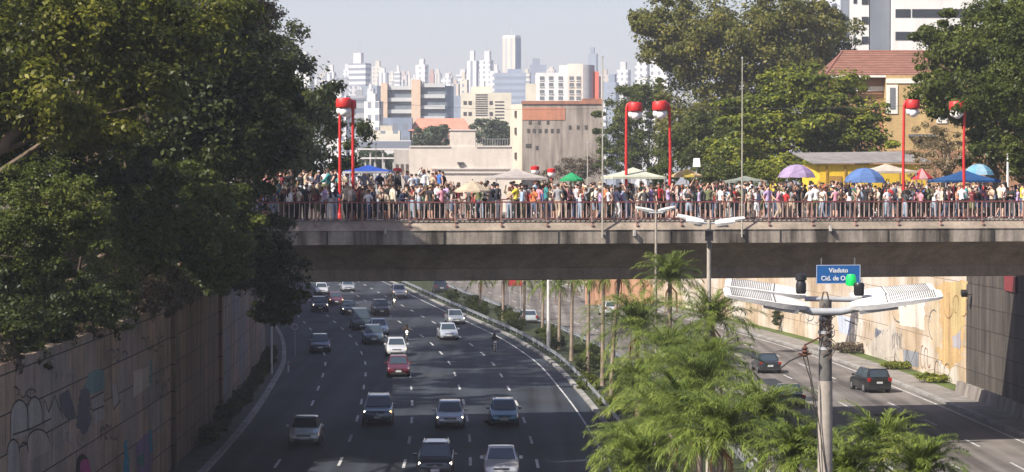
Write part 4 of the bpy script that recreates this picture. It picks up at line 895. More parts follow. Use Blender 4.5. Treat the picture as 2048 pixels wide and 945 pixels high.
g = MB(); g.box((px_(1845), -1.9, zpx(272, Yo) - 12.3), (3.4, .9, .25)); g.build("canopy", M("dark canopy", (.12, .12, .12)), t)
g = MB(); g.box((px_(2020), 4, 5.5), (px_(2110) - px_(1952), 10, 11)); g.box((px_(1875), -1.53, zpx(330, Yo) - 12.3), (px_(1990) - px_(1800), .1, 3)); g.build("plinth", m_or, t)
# yellow kiosk with grey roof
Yk = 218; t = thing("kiosk", "yellow walled low building with sloping grey sheet roof behind the blue parasol", "building", (at(1740, 0, Yk).x, Yk, 12.4), R(8))
px_ = lambda p: (p - 1740) / FPX * Yk
zk = zpx(329, Yk) - 12.4; g = MB(); g.box((.3, 3, zk / 2), (px_(1850) - px_(1632), 6, zk)); g.build("wall", stained("kiosk yellow", (.72, .50, .04), (.6, .38, .05), streak=.2), t)
g = MB(); x0, x1 = px_(1622), px_(1868); g.loft([[(x0, -.35, zk), (x0, 7, zk + 1.0), (x0, 7, zk + 1.08), (x0, -.35, zk + .08)], [(x1, -.35, zk + .15), (x1, 7, zk + 1.15), (x1, 7, zk + 1.23), (x1, -.35, zk + .23)]]); g.build("roof", stained("sheet roof", (.26, .24, .23), (.15, .14, .13)), t)
g = MB(); g.box((px_(1670), -.03, zk * .42), (1.1, .1, zk * .6)); g.build("door", M("kiosk door", (.35, .2, .04)), t)
g = MB(); g.box((px_(1652), -.05, zk * .5), (.14, .1, zk * .9)); g.box((px_(1690), -.05, zk * .5), (.14, .1, zk * .9)); g.build("frame", M("kiosk frame", (.3, .17, .03)), t)
# high rises at the right
Yt = 380; t = thing("apartment_tower", "white and grey high rise with long dark window bands above the tiled roof", "building", (at(1800, 0, Yt).x, Yt, 12.3))
px_ = lambda p: (p - 1800) / FPX * Yt
zt = 45.0; m_w = stained("tower white", (.72, .70, .67), (.62, .6, .57), streak=.6); m_g = M("tower grey", (.16, .18, .21), .5, scale=.2); m_wd = M("tower window", (.03, .035, .045), .15, var=.1)
g = MB(); g.box(((px_(1742) + px_(1782)) / 2, 7, zt / 2), (px_(1782) - px_(1742), 12, zt)); g.build("grey_shaft", m_g, t)
g = MB(); g.box(((px_(1784) + px_(1960)) / 2, 6, zt / 2), (px_(1960) - px_(1784), 14, zt)); g.build("wall", m_w, t)
for k in range(9):
    z = zpx(73, Yt) - 12.3 + (k - 4) * 3.42; f = MB(); f.box(((px_(1822) + px_(1960)) / 2, -1.04, z), (px_(1960) - px_(1822), .1, 1.25)); f.build("window_band", m_wd, t)
    f = MB(); f.box((px_(1804), -1.03, z), (px_(1820) - px_(1790), .1, 1.25)); f.build("window", m_wd, t)
g = MB(); g.box(((px_(1702) + px_(1740)) / 2, 6, zt / 2), (px_(1740) - px_(1702), 10, zt)); g.build("wall", m_w, t)
for k in range(9):
    z = zpx(80, Yt) - 12.3 + (k - 4) * 3.0
    f = MB(); f.box((px_(1732), .95, z), (1.0, .12, 1.1)); f.build("window", m_wd, t); f = MB(); f.box((px_(1712), .95, z), (.5, .12, .8)); f.build("window", m_wd, t)
g = MB(); g.box((px_(1702) - .1, 6, zt / 2), (.2, 9, zt)); g.build("dark_edge", m_g, t)
for i, (x0, x1, Y, rot, wl2, lb) in enumerate(((1655, 1702, 430, 18, (.50, .54, .60), "grey blue apartment tower with small windows left of the banded high rise"), (1618, 1660, 470, 0, (.7, .69, .67), "white apartment tower behind the huge tree's right side"))):
    bld("apartment_tower", lb, "building", x0, x1, -60, Y, wl2, 'grid', rot=rot, ws=2.6, fh=3.0, fx=.4, fz=.4, glass=(.12, .14, .18))
# terracotta wall beyond the palms
b = gr(1240, 612, 0.0); w = 8.0; t = MB()
t.loft([[(x * k, 0, z), (x * k2, 0, z), (x * k2, 1.5, z), (x * k, 1.5, z)] for x, k, k2, z in ((w / 2, -1, 1, 0), (w / 2, -1, 1, 2.3), (w / 2, -.8, .8, 3.0), (w / 2, -.45, .45, 3.5), (w / 2, -.15, .15, 3.65))])
tag(t.build("brick_hut", stained("terracotta hut", (.52, .3, .19), (.4, .22, .14)), loc=(b.x, b.y + 2, 0)), "low terracotta coloured hut with arched top seen under the bridge behind the palms", "hut")
# ---------------------------------------------------------------- guardrails, masts, lamps, poles
m_steel = M("galvanised steel", (0.33, 0.34, 0.35), 0.45, 0.6, var=0.25, scale=1.2)
def guardrail(off, y0, y1, label):
    t = thing("guardrail", label, "guardrail", (0, 0, 0)); g = MB()
    pf = ((-.03, .45), (.03, .52), (-.03, .60), (.03, .68), (-.03, .75))
    for (a, za), (b, zb) in zip(pf[:-1], pf[1:]):
        n = int((y1 - y0) / 4)
        for i in range(n):
            p, q = y0 + (y1 - y0) * i / n, y0 + (y1 - y0) * (i + 1) / n
            g.quad((C(p) + off + a, p, za), (C(p) + off + b, p, zb), (C(q) + off + b, q, zb), (C(q) + off + a, q, za))
    g.build("beam", m_steel, t); y = y0 + 1; pr = None
    while y < y1:
        if pr is None: g = MB(); g.box((0, 0, .4), (.08, .1, .66)); pr = g.build("post", m_steel, t, loc=(C(y) + off + .1, y, 0))
        else:
            o = pr.copy(); COL.objects.link(o); o.parent = t; o.location = (C(y) + off + .1, y, 0)
        y += 4.4
guardrail(1.75, 120, 400, "corrugated steel guardrail along the kerb of the oncoming lanes")
guardrail(RE0 - .7, 120, 400, "corrugated steel guardrail on the median side of the outgoing carriageway")
m_pole = stained("mast concrete", (.40, .36, .31), (.24, .21, .18), streak=.8); m_led = stained("luminaire white", (.66, .65, .63), (.44, .42, .39), streak=.3, rough=.5); m_blk = M("black plastic", (.015, .015, .017), .4, var=0); m_gr = M("cast grey", (.33, .34, .35), .5)
m_slit = M("fin gap", (.10, .10, .10), .6, var=0)
def luminaire(t, p_in, p_out, w, fins=True, roll=R(20)):
    a, b = Vector(p_in), Vector(p_out); d = b - a; L = d.length; ang = math.atan2(d.y, d.x); tilt = math.asin(d.z / L)
    f = MB()
    f.loft([[(x, -w * k / 2, -h), (x, w * k / 2, -h), (x, w * k / 2, h * .7), (x, w * k * .3, h), (x, -w * k * .3, h), (x, -w * k / 2, h * .7)] for x, k, h in ((0, .45, .05), (L * .12, .8, .07), (L * .3, 1, .075), (L * .7, 1, .06), (L * .97, .9, .035), (L, .75, .02))])
    o = f.build("luminaire", m_led, t, smooth=30); o.location = a; o.matrix_basis = Matrix.Translation(a) @ Matrix.Rotation(ang, 4, 'Z') @ Matrix.Rotation(-tilt, 4, 'Y') @ Matrix.Rotation(roll * (1 if math.cos(ang) > 0 else -1), 4, 'X')
    if fins:
        g = MB(); n = 22
        for i in range(n): g.box((L * (.44 + .5 * i / n), 0, .062 - .02 * i / n), (L * .010, w * .82, .02))
        g.box((L * .40, 0, .075), (.02, w * .9, .02)); g.build("heat_fins", m_slit, o)
    g = MB(); g.box((L * .3, 0, -.11), (L * .42, w * .8, .09)); g.build("driver_box", m_gr, o)
    return o
# nearest mast
Yn = 57.0; b = at(1651, 600, Yn); mast = thing("street_mast", "nearest concrete street mast with four white finned lamp heads, standing among the palms", "street lamp", (b.x, Yn, .13)); zt = b.z - .13
def Lm(px, py, Y=Yn): p = at(px, py, Y); return (p.x - b.x, Y - Yn, p.z - .13)
g = MB(); g.tube([(0, 0, -.2), (0, 0, Lm(0, 762)[2])], [.20, .165], 20); g.build("pole", m_pole, mast, smooth=50)
g = MB(); g.tube([(0, 0, Lm(0, 762)[2]), (0, 0, zt)], [.155, .14], 16); g.build("upper_pole", stained("mast dark steel", (.16, .15, .14), (.06, .06, .06)), mast, smooth=50)
g = MB()
for y, r in ((668, .17), (700, .165), (640, .16)): g.tube([(0, 0, Lm(0, y)[2]), (0, 0, Lm(0, y)[2] + .07)], r, 14)
g.build("clamp", m_gr, mast)
g = MB(); g.tube([Lm(1578, 612, Yn - .25), Lm(1625, 624, Yn - .25), Lm(1680, 624, Yn - .25), Lm(1742, 612, Yn - .25)], [.075, .085, .085, .075], 12); g.tube([Lm(1610, 598, Yn + .3), Lm(1715, 600, Yn + .3)], .06, 10); g.build("crossarm", m_gr, mast, smooth=50)
luminaire(mast, Lm(1612, 612, Yn - .35), Lm(1448, 584, Yn - .5), .50); luminaire(mast, Lm(1612, 590, Yn + .5), Lm(1450, 566, Yn + .7), .50)
luminaire(mast, Lm(1700, 612, Yn - .35), Lm(1884, 588, Yn - .5), .50); luminaire(mast, Lm(1700, 594, Yn + .5), Lm(1868, 576, Yn + .7), .50)
for (px, py) in ((1602, 588), (1718, 592)):
    p = Lm(px, py, Yn + .1); g = MB(); g.lathe(p, [(.0, .0), (.10, 0), (.12, .05), (.12, .22), (.105, .26), (.10, .30), (.13, .32), (.13, .42), (.08, .46), (0, .46)] if px < 1650 else [(0, 0), (.1, 0), (.12, .05), (.12, .2), (.13, .24), (.1, .3), (0, .3)], 16); g.build("photocell", m_blk, mast, smooth=40)
g = MB(); p = Lm(1702, 572, Yn + .6); g.lathe(p, [(0, 0), (.10, 0), (.12, .04), (.12, .18), (.09, .26), (0, .27)], 16); g.build("photocell_cap", M("green cap", (.01, .50, .10), .3, var=0, emit=.25), mast, smooth=40)  # green cap on the photocell, no lamp, given a faint glow
g = MB(); rr = random.Random(3)
for k in range(16):
    z = Lm(0, 610 + k * 6)[2]; x = rr.uniform(-.19, .19)
    g.tube([(x, -.17, z + .1), (x + rr.uniform(-.1, .1), -.26, z), (rr.uniform(-.2, .2), -.2, z - .12), (rr.uniform(-.16, .16), -.17, z - .25)], .013, 5)
g.tube([(-.1, -.1, zt), (-.06, -.1, zt + .18), (.02, -.1, zt + .18), (.06, -.1, zt)], .02, 6)
g.build("cable_bundle", M("cable brown", (.09, .06, .045), .6), mast)
# insulator bracket and stay wires
i0 = Lm(1610, 695, Yn - .3); g = MB(); g.tube([(0, -.1, Lm(0, 668)[2]), (i0[0], i0[1], i0[2] + .05)], .02, 6); g.lathe((i0[0], i0[1], i0[2] - .12), [(.02, -.1), (.07, -.06), (.03, -.02), (.09, .02), (.035, .06), (.08, .1), (.03, .14), (.02, .2)], 10); g.box((i0[0], i0[1], i0[2] - .15), (.3, .06, .05)); g.build("insulator", M("insulator brown", (.10, .045, .03), .3), mast)
g = MB(); g.tube([(i0[0] - .05, i0[1], i0[2] - .18), Lm(1580, 722, Yn - .3), Lm(1560, 738, Yn - .4)], .02, 5)
for dx in (-6, 6): g.tube([(i0[0] + dx * .008, i0[1], i0[2] - .2), Lm(1622 + dx * .2, 760, Yn - .3), Lm(1636 + dx * .4, 850, Yn - .2), Lm(1648 + dx, 960, Yn - .2)], .013, 5)
g.build("stay_wire", M("cable dark", (.04, .035, .03), .5), mast)
# tall and small masts further on
def mast2(px, ytop, Y, r, lum, label):
    b = at(px, ytop, Y); t = thing("street_mast", label, "street lamp", (b.x, Y, .13)); zt = b.z - .13
    g = MB(); g.tube([(0, 0, -.2), (0, 0, zt * .55), (0, 0, zt)], [r * 1.2, r, r * .75], 12); g.build("pole", m_pole, t, smooth=50)
    g = MB(); g.tube([(-.35, 0, zt - .15), (.35, 0, zt - .15)], .05, 8); g.build("crossarm", m_gr, t)
    for (x0, y0, x1, y1, w, dy) in lum:
        a, c = at(x0, y0, Y + dy), at(x1, y1, Y + dy); luminaire(t, (a.x - b.x, dy, a.z - .13), (c.x - b.x, dy, c.z - .13), w, fins=False)
    return t, zt
t2, z2 = mast2(1418, 440, 110, .11, ((1408, 443, 1355, 431, .3, .4), (1408, 446, 1372, 440, .3, -.4), (1430, 445, 1490, 436, .3, .3), (1430, 448, 1470, 443, .3, -.4)), "tall street mast with two pairs of pale lamp arms, overlapping the crowd")
g = MB(); g.box((0, -.08, z2 - .7), (.34, .2, .45)); g.box((.02, -.06, z2 - 1.1), (.2, .2, .25)); g.build("equipment_box", m_blk, t2)
g = MB()
for z in (3, 6.2, 8.5): g.tube([(0, 0, z), (0, 0, z + .08)], .135, 10)
g.build("clamp", m_gr, t2)
mast2(1312, 420, 124, .075, ((1308, 423, 1271, 415, .22, .2), (1316, 423, 1350, 414, .22, .2)), "smaller street mast with two short V shaped lamp heads left of the tall one")
b = gr(1097, 702, .13); t = thing("lamp_column", "pale thick lamp column between the palms beyond the bridge", "street lamp", b); g = MB(); g.tube([(0, 0, 0), (0, 0, 9.5)], [.17, .11], 10); g.build("pole", M("pale column", (.6, .58, .55)), t); g = MB(); g.tube([(0, 0, 9.5), (-1.2, 0, 9.9)], .05, 6); g.build("arm", m_gr, t); g = MB(); g.box((-1.5, 0, 9.95), (.8, .3, .12)); g.build("luminaire", m_led, t)
b = gr(543, 748, .15); t = thing("lamp_column", "thin pale lamp column on the pavement beside the stained retaining wall", "street lamp", b); g = MB(); g.tube([(0, 0, 0), (0, 0, 7.5)], [.09, .06], 10); g.build("pole", M("pale column", (.6, .58, .55)), t); g = MB(); g.tube([(0, 0, 7.5), (1.0, 0, 7.9)], .04, 6); g.build("arm", m_gr, t); g = MB(); g.box((1.3, 0, 7.93), (.7, .25, .1)); g.build("luminaire", m_led, t)
for i, (px, py, lb) in enumerate(((597, 712, "small round road sign by the kerb under the overhanging dark tree"), (585, 745, "low white marker post by the kerb next to the round sign"))):
    b = gr(px, py, .15); b.x -= .3; t = thing("road_sign" if i == 0 else "marker_post", lb, "sign" if i == 0 else "marker post", b)
    if i == 0:
        g = MB(); g.tube([(0, 0, 0), (0, 0, 2.7)], .03, 6); g.build("post", m_gr, t); g = MB(); g.tube([(0, -.05, 2.4), (0, -.02, 2.4)], .28, 16); g.build("sign_plate", M("sign pale", (.6, .6, .6), .5), t); g = MB(); g.tube([(0, -.07, 2.4), (0, -.055, 2.4)], .2, 16); g.build("sign_face", M("sign face grey", (.25, .26, .3), .5), t)
    else:
        g = MB(); g.box((0, 0, .4), (.12, .08, .8)); g.build("post", M("marker white", (.6, .6, .58), .6), t); g = MB(); g.box((0, -.045, .62), (.1, .01, .14)); g.build("reflector", M("marker band", (.5, .08, .05), .4), t)
b = gr(1030, 598, .13); t = thing("road_sign", "dark red board on posts beyond the guardrail under the bridge", "sign", at(1030, 640, b.y).freeze() if False else (at(1030, 0, 285).x, 285, .13)); g = MB(); g.box((0, 0, 3.0), (1.6, .06, .9)); g.build("board", M("board red", (.35, .03, .035), .5), t); g = MB(); g.box((-.6, .07, 1.4), (.07, .07, 2.8)); g.box((.6, .07, 1.4), (.07, .07, 2.8)); g.build("post", m_gr, t)
# dark red panel and floodlight on the right wall
p = wpt(2021, 568, 1, .05); g = MB(); g.box((p[0], p[1], p[2]), (.08, 3.6, 1.0)); tag(g.build("wall_panel", M("panel dark red", (.22, .03, .035), .5)), "dark red panel fixed high on the shaded wall under the bridge", "panel")
p = wpt(1945, 590, 1, .02); t = thing("floodlight", "small black floodlight on a bracket at the corner of the cream wall", "lamp", p); g = MB(); g.box((-.25, 0, 0), (.5, .06, .06)); g.build("bracket", m_blk, t); g = MB(); g.box((-.55, 0, .1), (.4, .5, .34), rx=.4); g.build("housing", m_blk, t)

m_red = M("lamp red", (.50, .022, .02), .5, var=.22, scale=1.5); m_globe = M("globe milky", (.85, .83, .8), .3, var=0)
def red_lamp(px, ybase_v, ytop, side, label, bend=0.0):
    """tall red post, its top turned over to hold a white lantern under a red cap; side = -1/+1 the way the lantern hangs"""
    u = bu(px, ybase_v); b = bl(u, ybase_v); t = thing("street_lamp", label, "street lamp", b, BA, group="tall red lantern lamps on the bridge"); zt = at(px, ytop, b.y).z - DECK
    s = side; g = MB(); g.tube([(-.02 * s, 0, 0), (bend, 0, zt * .5), (bend * .4, 0, zt - .35), (.05 * s, 0, zt - .12), (.2 * s, 0, zt - .02), (.45 * s, 0, zt - .02)], [.095, .08, .075, .07, .06, .05], 10); g.lathe((-.02 * s, 0, 0), [(.16, 0), (.16, .25), (.1, .35)], 12); g.build("post", m_red, t, smooth=50)
    x = .48 * s; g = MB(); g.lathe((x, 0, zt - .48), [(.40, .0), (.42, .05), (.41, .40), (.36, .47), (0, .50)], 18); g.lathe((x, 0, zt - .48), [(.40, 0), (.0, .01)], 18); g.build("cap", m_red, t, smooth=40)
    for dx, r, dz in ((-.17, .23, -.66), (.17, .23, -.66), (0, .26, -.72)):
        g = MB(); g.lathe((x + dx, .0 if dx else -.1, zt + dz), [(0.001, -r), (r * .5, -r * .87), (r * .87, -r * .5), (r, 0), (r * .87, r * .5), (r * .5, r * .87), (.001, r)], 14); g.build("globe", m_globe, t, smooth=180)
red_lamp(680, 6.2, 200, 1, "left post of the close pair of red lamps over the crowd", 0)
red_lamp(706, 3.2, 197, -1, "right post of the close pair of red lamps over the crowd", 0)
red_lamp(1253, 6.0, 205, 1, "red lamp rising behind the cream parasol, lantern to its right", -.02)
red_lamp(1337, 2.6, 203, -1, "slightly bowed red lamp between the cream and yellow parasols", .1)
red_lamp(1808, 5.5, 200, 1, "red lamp in front of the yellow kiosk and orange house", -.05)
red_lamp(1929, 3.0, 203, -1, "red lamp standing at the dark blue canopy, its head among leaves", -.06)
def small_lamp(px, v, ytop, label):
    u = bu(px, v); b = bl(u, v); zt = at(px, ytop, b.y).z - DECK; t = thing("street_lamp", label, "street lamp", b, BA, group="small red and white lanterns")
    g = MB(); g.tube([(0, 0, 0), (0, 0, zt - .3)], .05, 8); g.build("post", m_red, t); g = MB(); g.lathe((.0, 0, zt - .25), [(.25, 0), (.26, .2), (0, .27)], 12); g.build("cap", m_red, t, smooth=40); g = MB(); g.lathe((.0, 0, zt - .5), [(0.001, -.02), (.16, .0), (.23, .12), (.24, .25), (.001, .26)], 12); g.build("globe", m_globe, t, smooth=60)
small_lamp(1070, 16, 332, "small red capped lantern just right of the long grey marquee's peak"); small_lamp(1103, 15, 337, "small red capped lantern between the grey marquee and green parasol"); small_lamp(795, 14, 336, "small red topped lantern in front of the grey annex")
m_thin = M("thin pole metal", (.42, .40, .33), .5, .3)
for i, (px, v, yt, r, lb) in enumerate(((1205, -.12, 115, .05, "tall thin pale pole at the bridge edge beside the derelict block"), (1484, -.12, 118, .045, "tall thin pale pole at the bridge edge before the bright green tree"), (1175, 18, 288, .045, "short thin pole behind the crowd left of the tall thin pole"), (2015, 16, 308, .09, "white post under the big tree at the frame edge"), (752, 17, 290, .035, "very thin pale pole behind the blue canopy"))):
    u = bu(px, v); b = bl(u, v, DECK if v > 0 else 11.6); t = thing("pole", lb, "pole", b); zt = at(px, yt, b.y).z - b.z
    g = MB(); g.tube([(0, 0, 0), (0, 0, zt)], [r, r * .55], 8); g.build("shaft", m_thin if i != 3 else m_globe, t); g = MB(); g.lathe((0, 0, zt), [(.001, .12), (.05, .06), (.05, 0)], 8); g.build("finial", m_gr, t)
    if v < 0:
        g = MB()
        for z in (.2, 1.7): g.box((0, .1, z), (.14, .24, .06))
        g.build("clamp", m_gr, t)
u = bu(1393, 14); b = bl(u, 14); zt = at(1393, 318, b.y).z - DECK; t = thing("lantern_post", "thin post with a white box on top before the dark leaves", "lamp", b); g = MB(); g.tube([(0, 0, 0), (0, 0, zt - .45)], .04, 8); g.build("post", m_gr, t); g = MB(); g.box((0, 0, zt - .22), (.42, .42, .5), taper=.8); g.build("lantern", m_globe, t)
# overhead cables
def cable(p, q, sag, r, label):
    p, q = Vector(p), Vector(q); g = MB(); g.tube([p.lerp(q, i / 14) - Vector((0, 0, sag * 4 * (i / 14) * (1 - i / 14))) for i in range(15)], r, 5); tag(g.build("overhead_cable", M("cable grey", (.10, .10, .10), .5)), label, "cable")
l1, l2 = at(1337, 212, 135), at(1808, 212, 141); cable(l1, l2, .15, .012, "thin overhead cable strung from the bowed red lamp to the lamp by the kiosk")
cable(at(706, 200, 131), at(1253, 214, 139), .3, .008, "faint overhead cable between the close lamp pair and the cream parasol lamp")

# ---------------------------------------------------------------- parasols and canopies
def parasol(px, v, ytop, ybot, wpx, col, label, kind='cone', white_edge=False, stripe=None, n=8):
    u = bu(px, v); b = bl(u, v); Y = b.y; t = thing("parasol", label, "parasol", b, BA + .2, group="parasols over the crowd")
    z1 = at(px, ytop, Y).z - DECK; z0 = at(px, ybot, Y).z - DECK; r = wpx / 2 / FPX * Y
    pr = [(.02, z1), (r * .5, z1 - (z1 - z0) * .42), (r * .98, z0 + .06), (r, z0 - .04)] if kind == 'cone' else [(.02, z1), (r * .35, z1 - (z1 - z0) * .08), (r * .65, z1 - (z1 - z0) * .32), (r * .88, z1 - (z1 - z0) * .65), (r, z0)]
    g = MB(); k = n * 2; rings = []
    for rad, z in pr:
        rings.append([(rad * (1 if j % 2 == 0 else .955) * math.cos(2 * math.pi * j / k), rad * (1 if j % 2 == 0 else .955) * math.sin(2 * math.pi * j / k), z - (0 if j % 2 == 0 else .03 * rad)) for j in range(k)])
    for i in range(len(rings) - 1):
        for j in range(k):
            g.cur = 1 if (stripe and (j // 2) % 2) or (white_edge and i == len(rings) - 2) else 0
            a, c, d, e = rings[i][j], rings[i][(j + 1) % k], rings[i + 1][(j + 1) % k], rings[i + 1][j]; g.quad(e, d, c, a)
    o = g.build("canopy", [cloth(col), cloth(stripe or (.6, .6, .58))], t)
    g = MB(); g.tube([(0, 0, 0), (0, 0, z1 - .02)], .022, 8); g.build("pole", M("parasol pole", (.5, .48, .45), .4), t)
    g = MB()
    for j in range(n): a = 2 * math.pi * j / n; g.tube([(0, 0, z1 - .08), (r * .5 * math.cos(a), r * .5 * math.sin(a), pr[1][1] - .03 if kind == 'cone' else z1 - (z1 - z0) * .2), (r * .96 * math.cos(a), r * .96 * math.sin(a), z0 + .03)], .008, 4)
    g.build("ribs", M("rib metal", (.4, .4, .4), .4, .5), t)
    g = MB(); g.lathe((0, 0, 0), [(.25, 0), (.25, .06), (.05, .1), (.04, .3)], 12); g.build("base", m_blk, t); g = MB(); g.lathe((0, 0, z1 - .02), [(.03, 0), (.025, .08), (.001, .1)], 8); g.build("finial", m_blk, t)
    return t
def cloth(c):
    k = "cloth %.2f %.2f %.2f" % c
    if k in _MC: return _MC[k]
    m, N, L, B = new_mat(k); B.inputs["Base Color"].default_value = (*c, 1); B.inputs["Roughness"].default_value = .85
    r = ramp(N, [(.35, tuple(x * .72 for x in c)), (.65, c)]); L.new(noise(N, L, 2.2, pos(N, L, obj=True)), r.inputs[0]); L.new(r.outputs[0], B.inputs["Base Color"]); tr = N.new("ShaderNodeBsdfTranslucent"); tr.inputs[0].default_value = (*c, 1); ms = N.new("ShaderNodeMixShader"); ms.inputs[0].default_value = .3
    L.new(B.outputs[0], ms.inputs[1]); L.new(tr.outputs[0], ms.inputs[2]); L.new(ms.outputs[0], N["Material Output"].inputs[0]); _MC[k] = m; return m
PAR = [(945, 1.0, 361, 383, 78, (.62, .52, .38), "low beige parasol right at the railing above people in black", 'cone'),
 (1143, 9, 345, 361, 50, (.03, .38, .15), "small bright green parasol behind the crowd", 'cone'),
 (1373, 8, 338, 353, 68, (.55, .40, .22), "yellow and tan parasol by the bowed red lamp", 'cone'),
 (1593, 7, 329, 355, 78, (.42, .32, .50), "lilac domed parasol before the bright green tree", 'dome'),
 (1729, 5, 336, 365, 86, (.12, .22, .48), "big blue domed parasol before the yellow kiosk", 'dome'),
 (1843, 11, 337, 358, 46, (.55, .05, .06), "red parasol with white patch between the blue ones", 'cone'),
 (1957, 10, 328, 350, 62, (.18, .42, .60), "light blue striped domed parasol above the dark blue canopy", 'dome')]
for px, v, a, c, w, col, lb, kd in PAR:
    parasol(px, v, a, c, w, col, lb, kd, stripe=(.60, .46, .10) if px == 1373 else (.6, .35, .36) if px == 1843 else (.35, .55, .68) if px == 1957 else None)
def canopy(px, v, ytop, ybot, wpx, dep, col, label, edge=None):
    """square tent roof on four legs"""
    u = bu(px, v); b = bl(u, v); Y = b.y; t = thing("canopy_tent", label, "canopy tent", b, BA, group="square canopy tents over the crowd"); z1 = at(px, ytop, Y).z - DECK; z0 = at(px, ybot, Y).z - DECK; r = wpx / 2 / FPX * Y; d = dep / 2
    g = MB(); cs = [(-r, -d), (r, -d), (r, d), (-r, d)]
    for i in range(4):
        (x0, y0), (x1, y1) = cs[i], cs[(i + 1) % 4]; m0 = (x0 * .4, y0 * .4, z0 + (z1 - z0) * .5); m1 = (x1 * .4, y1 * .4, z0 + (z1 - z0) * .5)
        g.quad((x0, y0, z0), (x1, y1, z0), m1, m0); g.poly([m0, m1, (0, 0, z1)])
        g.cur = 1; g.quad((x0, y0, z0 - .12), (x1, y1, z0 - .12), (x1, y1, z0 - .002), (x0, y0, z0 - .002)); g.cur = 0
    g.build("roof", [cloth(col), cloth(edge or col)], t)
    for x, y in cs: g = MB(); g.box((x * .97, y * .97, (z0 - .1) / 2), (.05, .05, z0 - .1)); g.build("leg", M("tent leg", (.5, .5, .5), .4, .4), t)
canopy(737, 9, 330, 343, 92, 2.6, (.03, .10, .50), "blue canopy tent with white edge right of the close lamp pair", (.6, .6, .6))
canopy(1032, 10, 337, 356, 106, 3.0, (.52, .47, .44), "long grey white marquee behind the beige parasol")
canopy(1266, 7, 335, 354, 108, 2.6, (.66, .68, .54), "wide pale cream canopy around the lamp with the right hand lantern")
canopy(1772, 12, 328, 343, 96, 2.6, (.66, .58, .48), "cream canopy peeking over the blue domed parasol")
canopy(1928, 6, 340, 361, 118, 2.6, (.02, .10, .28), "wide dark blue canopy crossed by the outermost red lamp")
canopy(1490, 15, 352, 362, 66, 2.4, (.30, .33, .28), "low greyish green canopy behind the right thin pole")
# ---------------------------------------------------------------- vehicles
m_glass = M("car glass", (.035, .05, .065), .09, var=0, spec=.9); m_tyre = M("tyre", (.018, .018, .018), .85, var=.2); m_rim = M("rim", (.38, .38, .40), .3, .7, var=0)
m_lampw = M("headlight lens", (.62, .64, .66), .12, var=0); m_on = M("headlight lit", (1, .86, .66), .2, var=0, emit=7); m_onw = M("headlight lit amber", (1, .5, .16), .2, var=0, emit=5)
m_tail = M("tail light", (.32, .012, .012), .2, var=0); m_plate = M("plate", (.55, .56, .56), .5, var=0); m_trim = M("car trim", (.02, .02, .022), .6, var=0); m_chr = M("chrome", (.55, .55, .57), .2, .8, var=0)
SPEC = {  # L, W, H, shoulder, bonnet front height, windscreen base from front, top start, rear base from rear, roof end from rear
 'hatch': (3.95, 1.72, 1.48, .93, .72, 1.0, 1.75, .12, .45), 'sedan': (4.45, 1.75, 1.46, .92, .70, 1.15, 1.95, .75, 1.35),
 'suv': (4.35, 1.82, 1.66, 1.05, .90, 1.1, 1.75, .12, .38), 'van': (4.9, 1.92, 2.05, 1.12, .95, .75, 1.35, .08, .2), 'pickup': (5.0, 1.85, 1.72, 1.08, .95, 1.2, 1.9, 1.9, 2.25)}
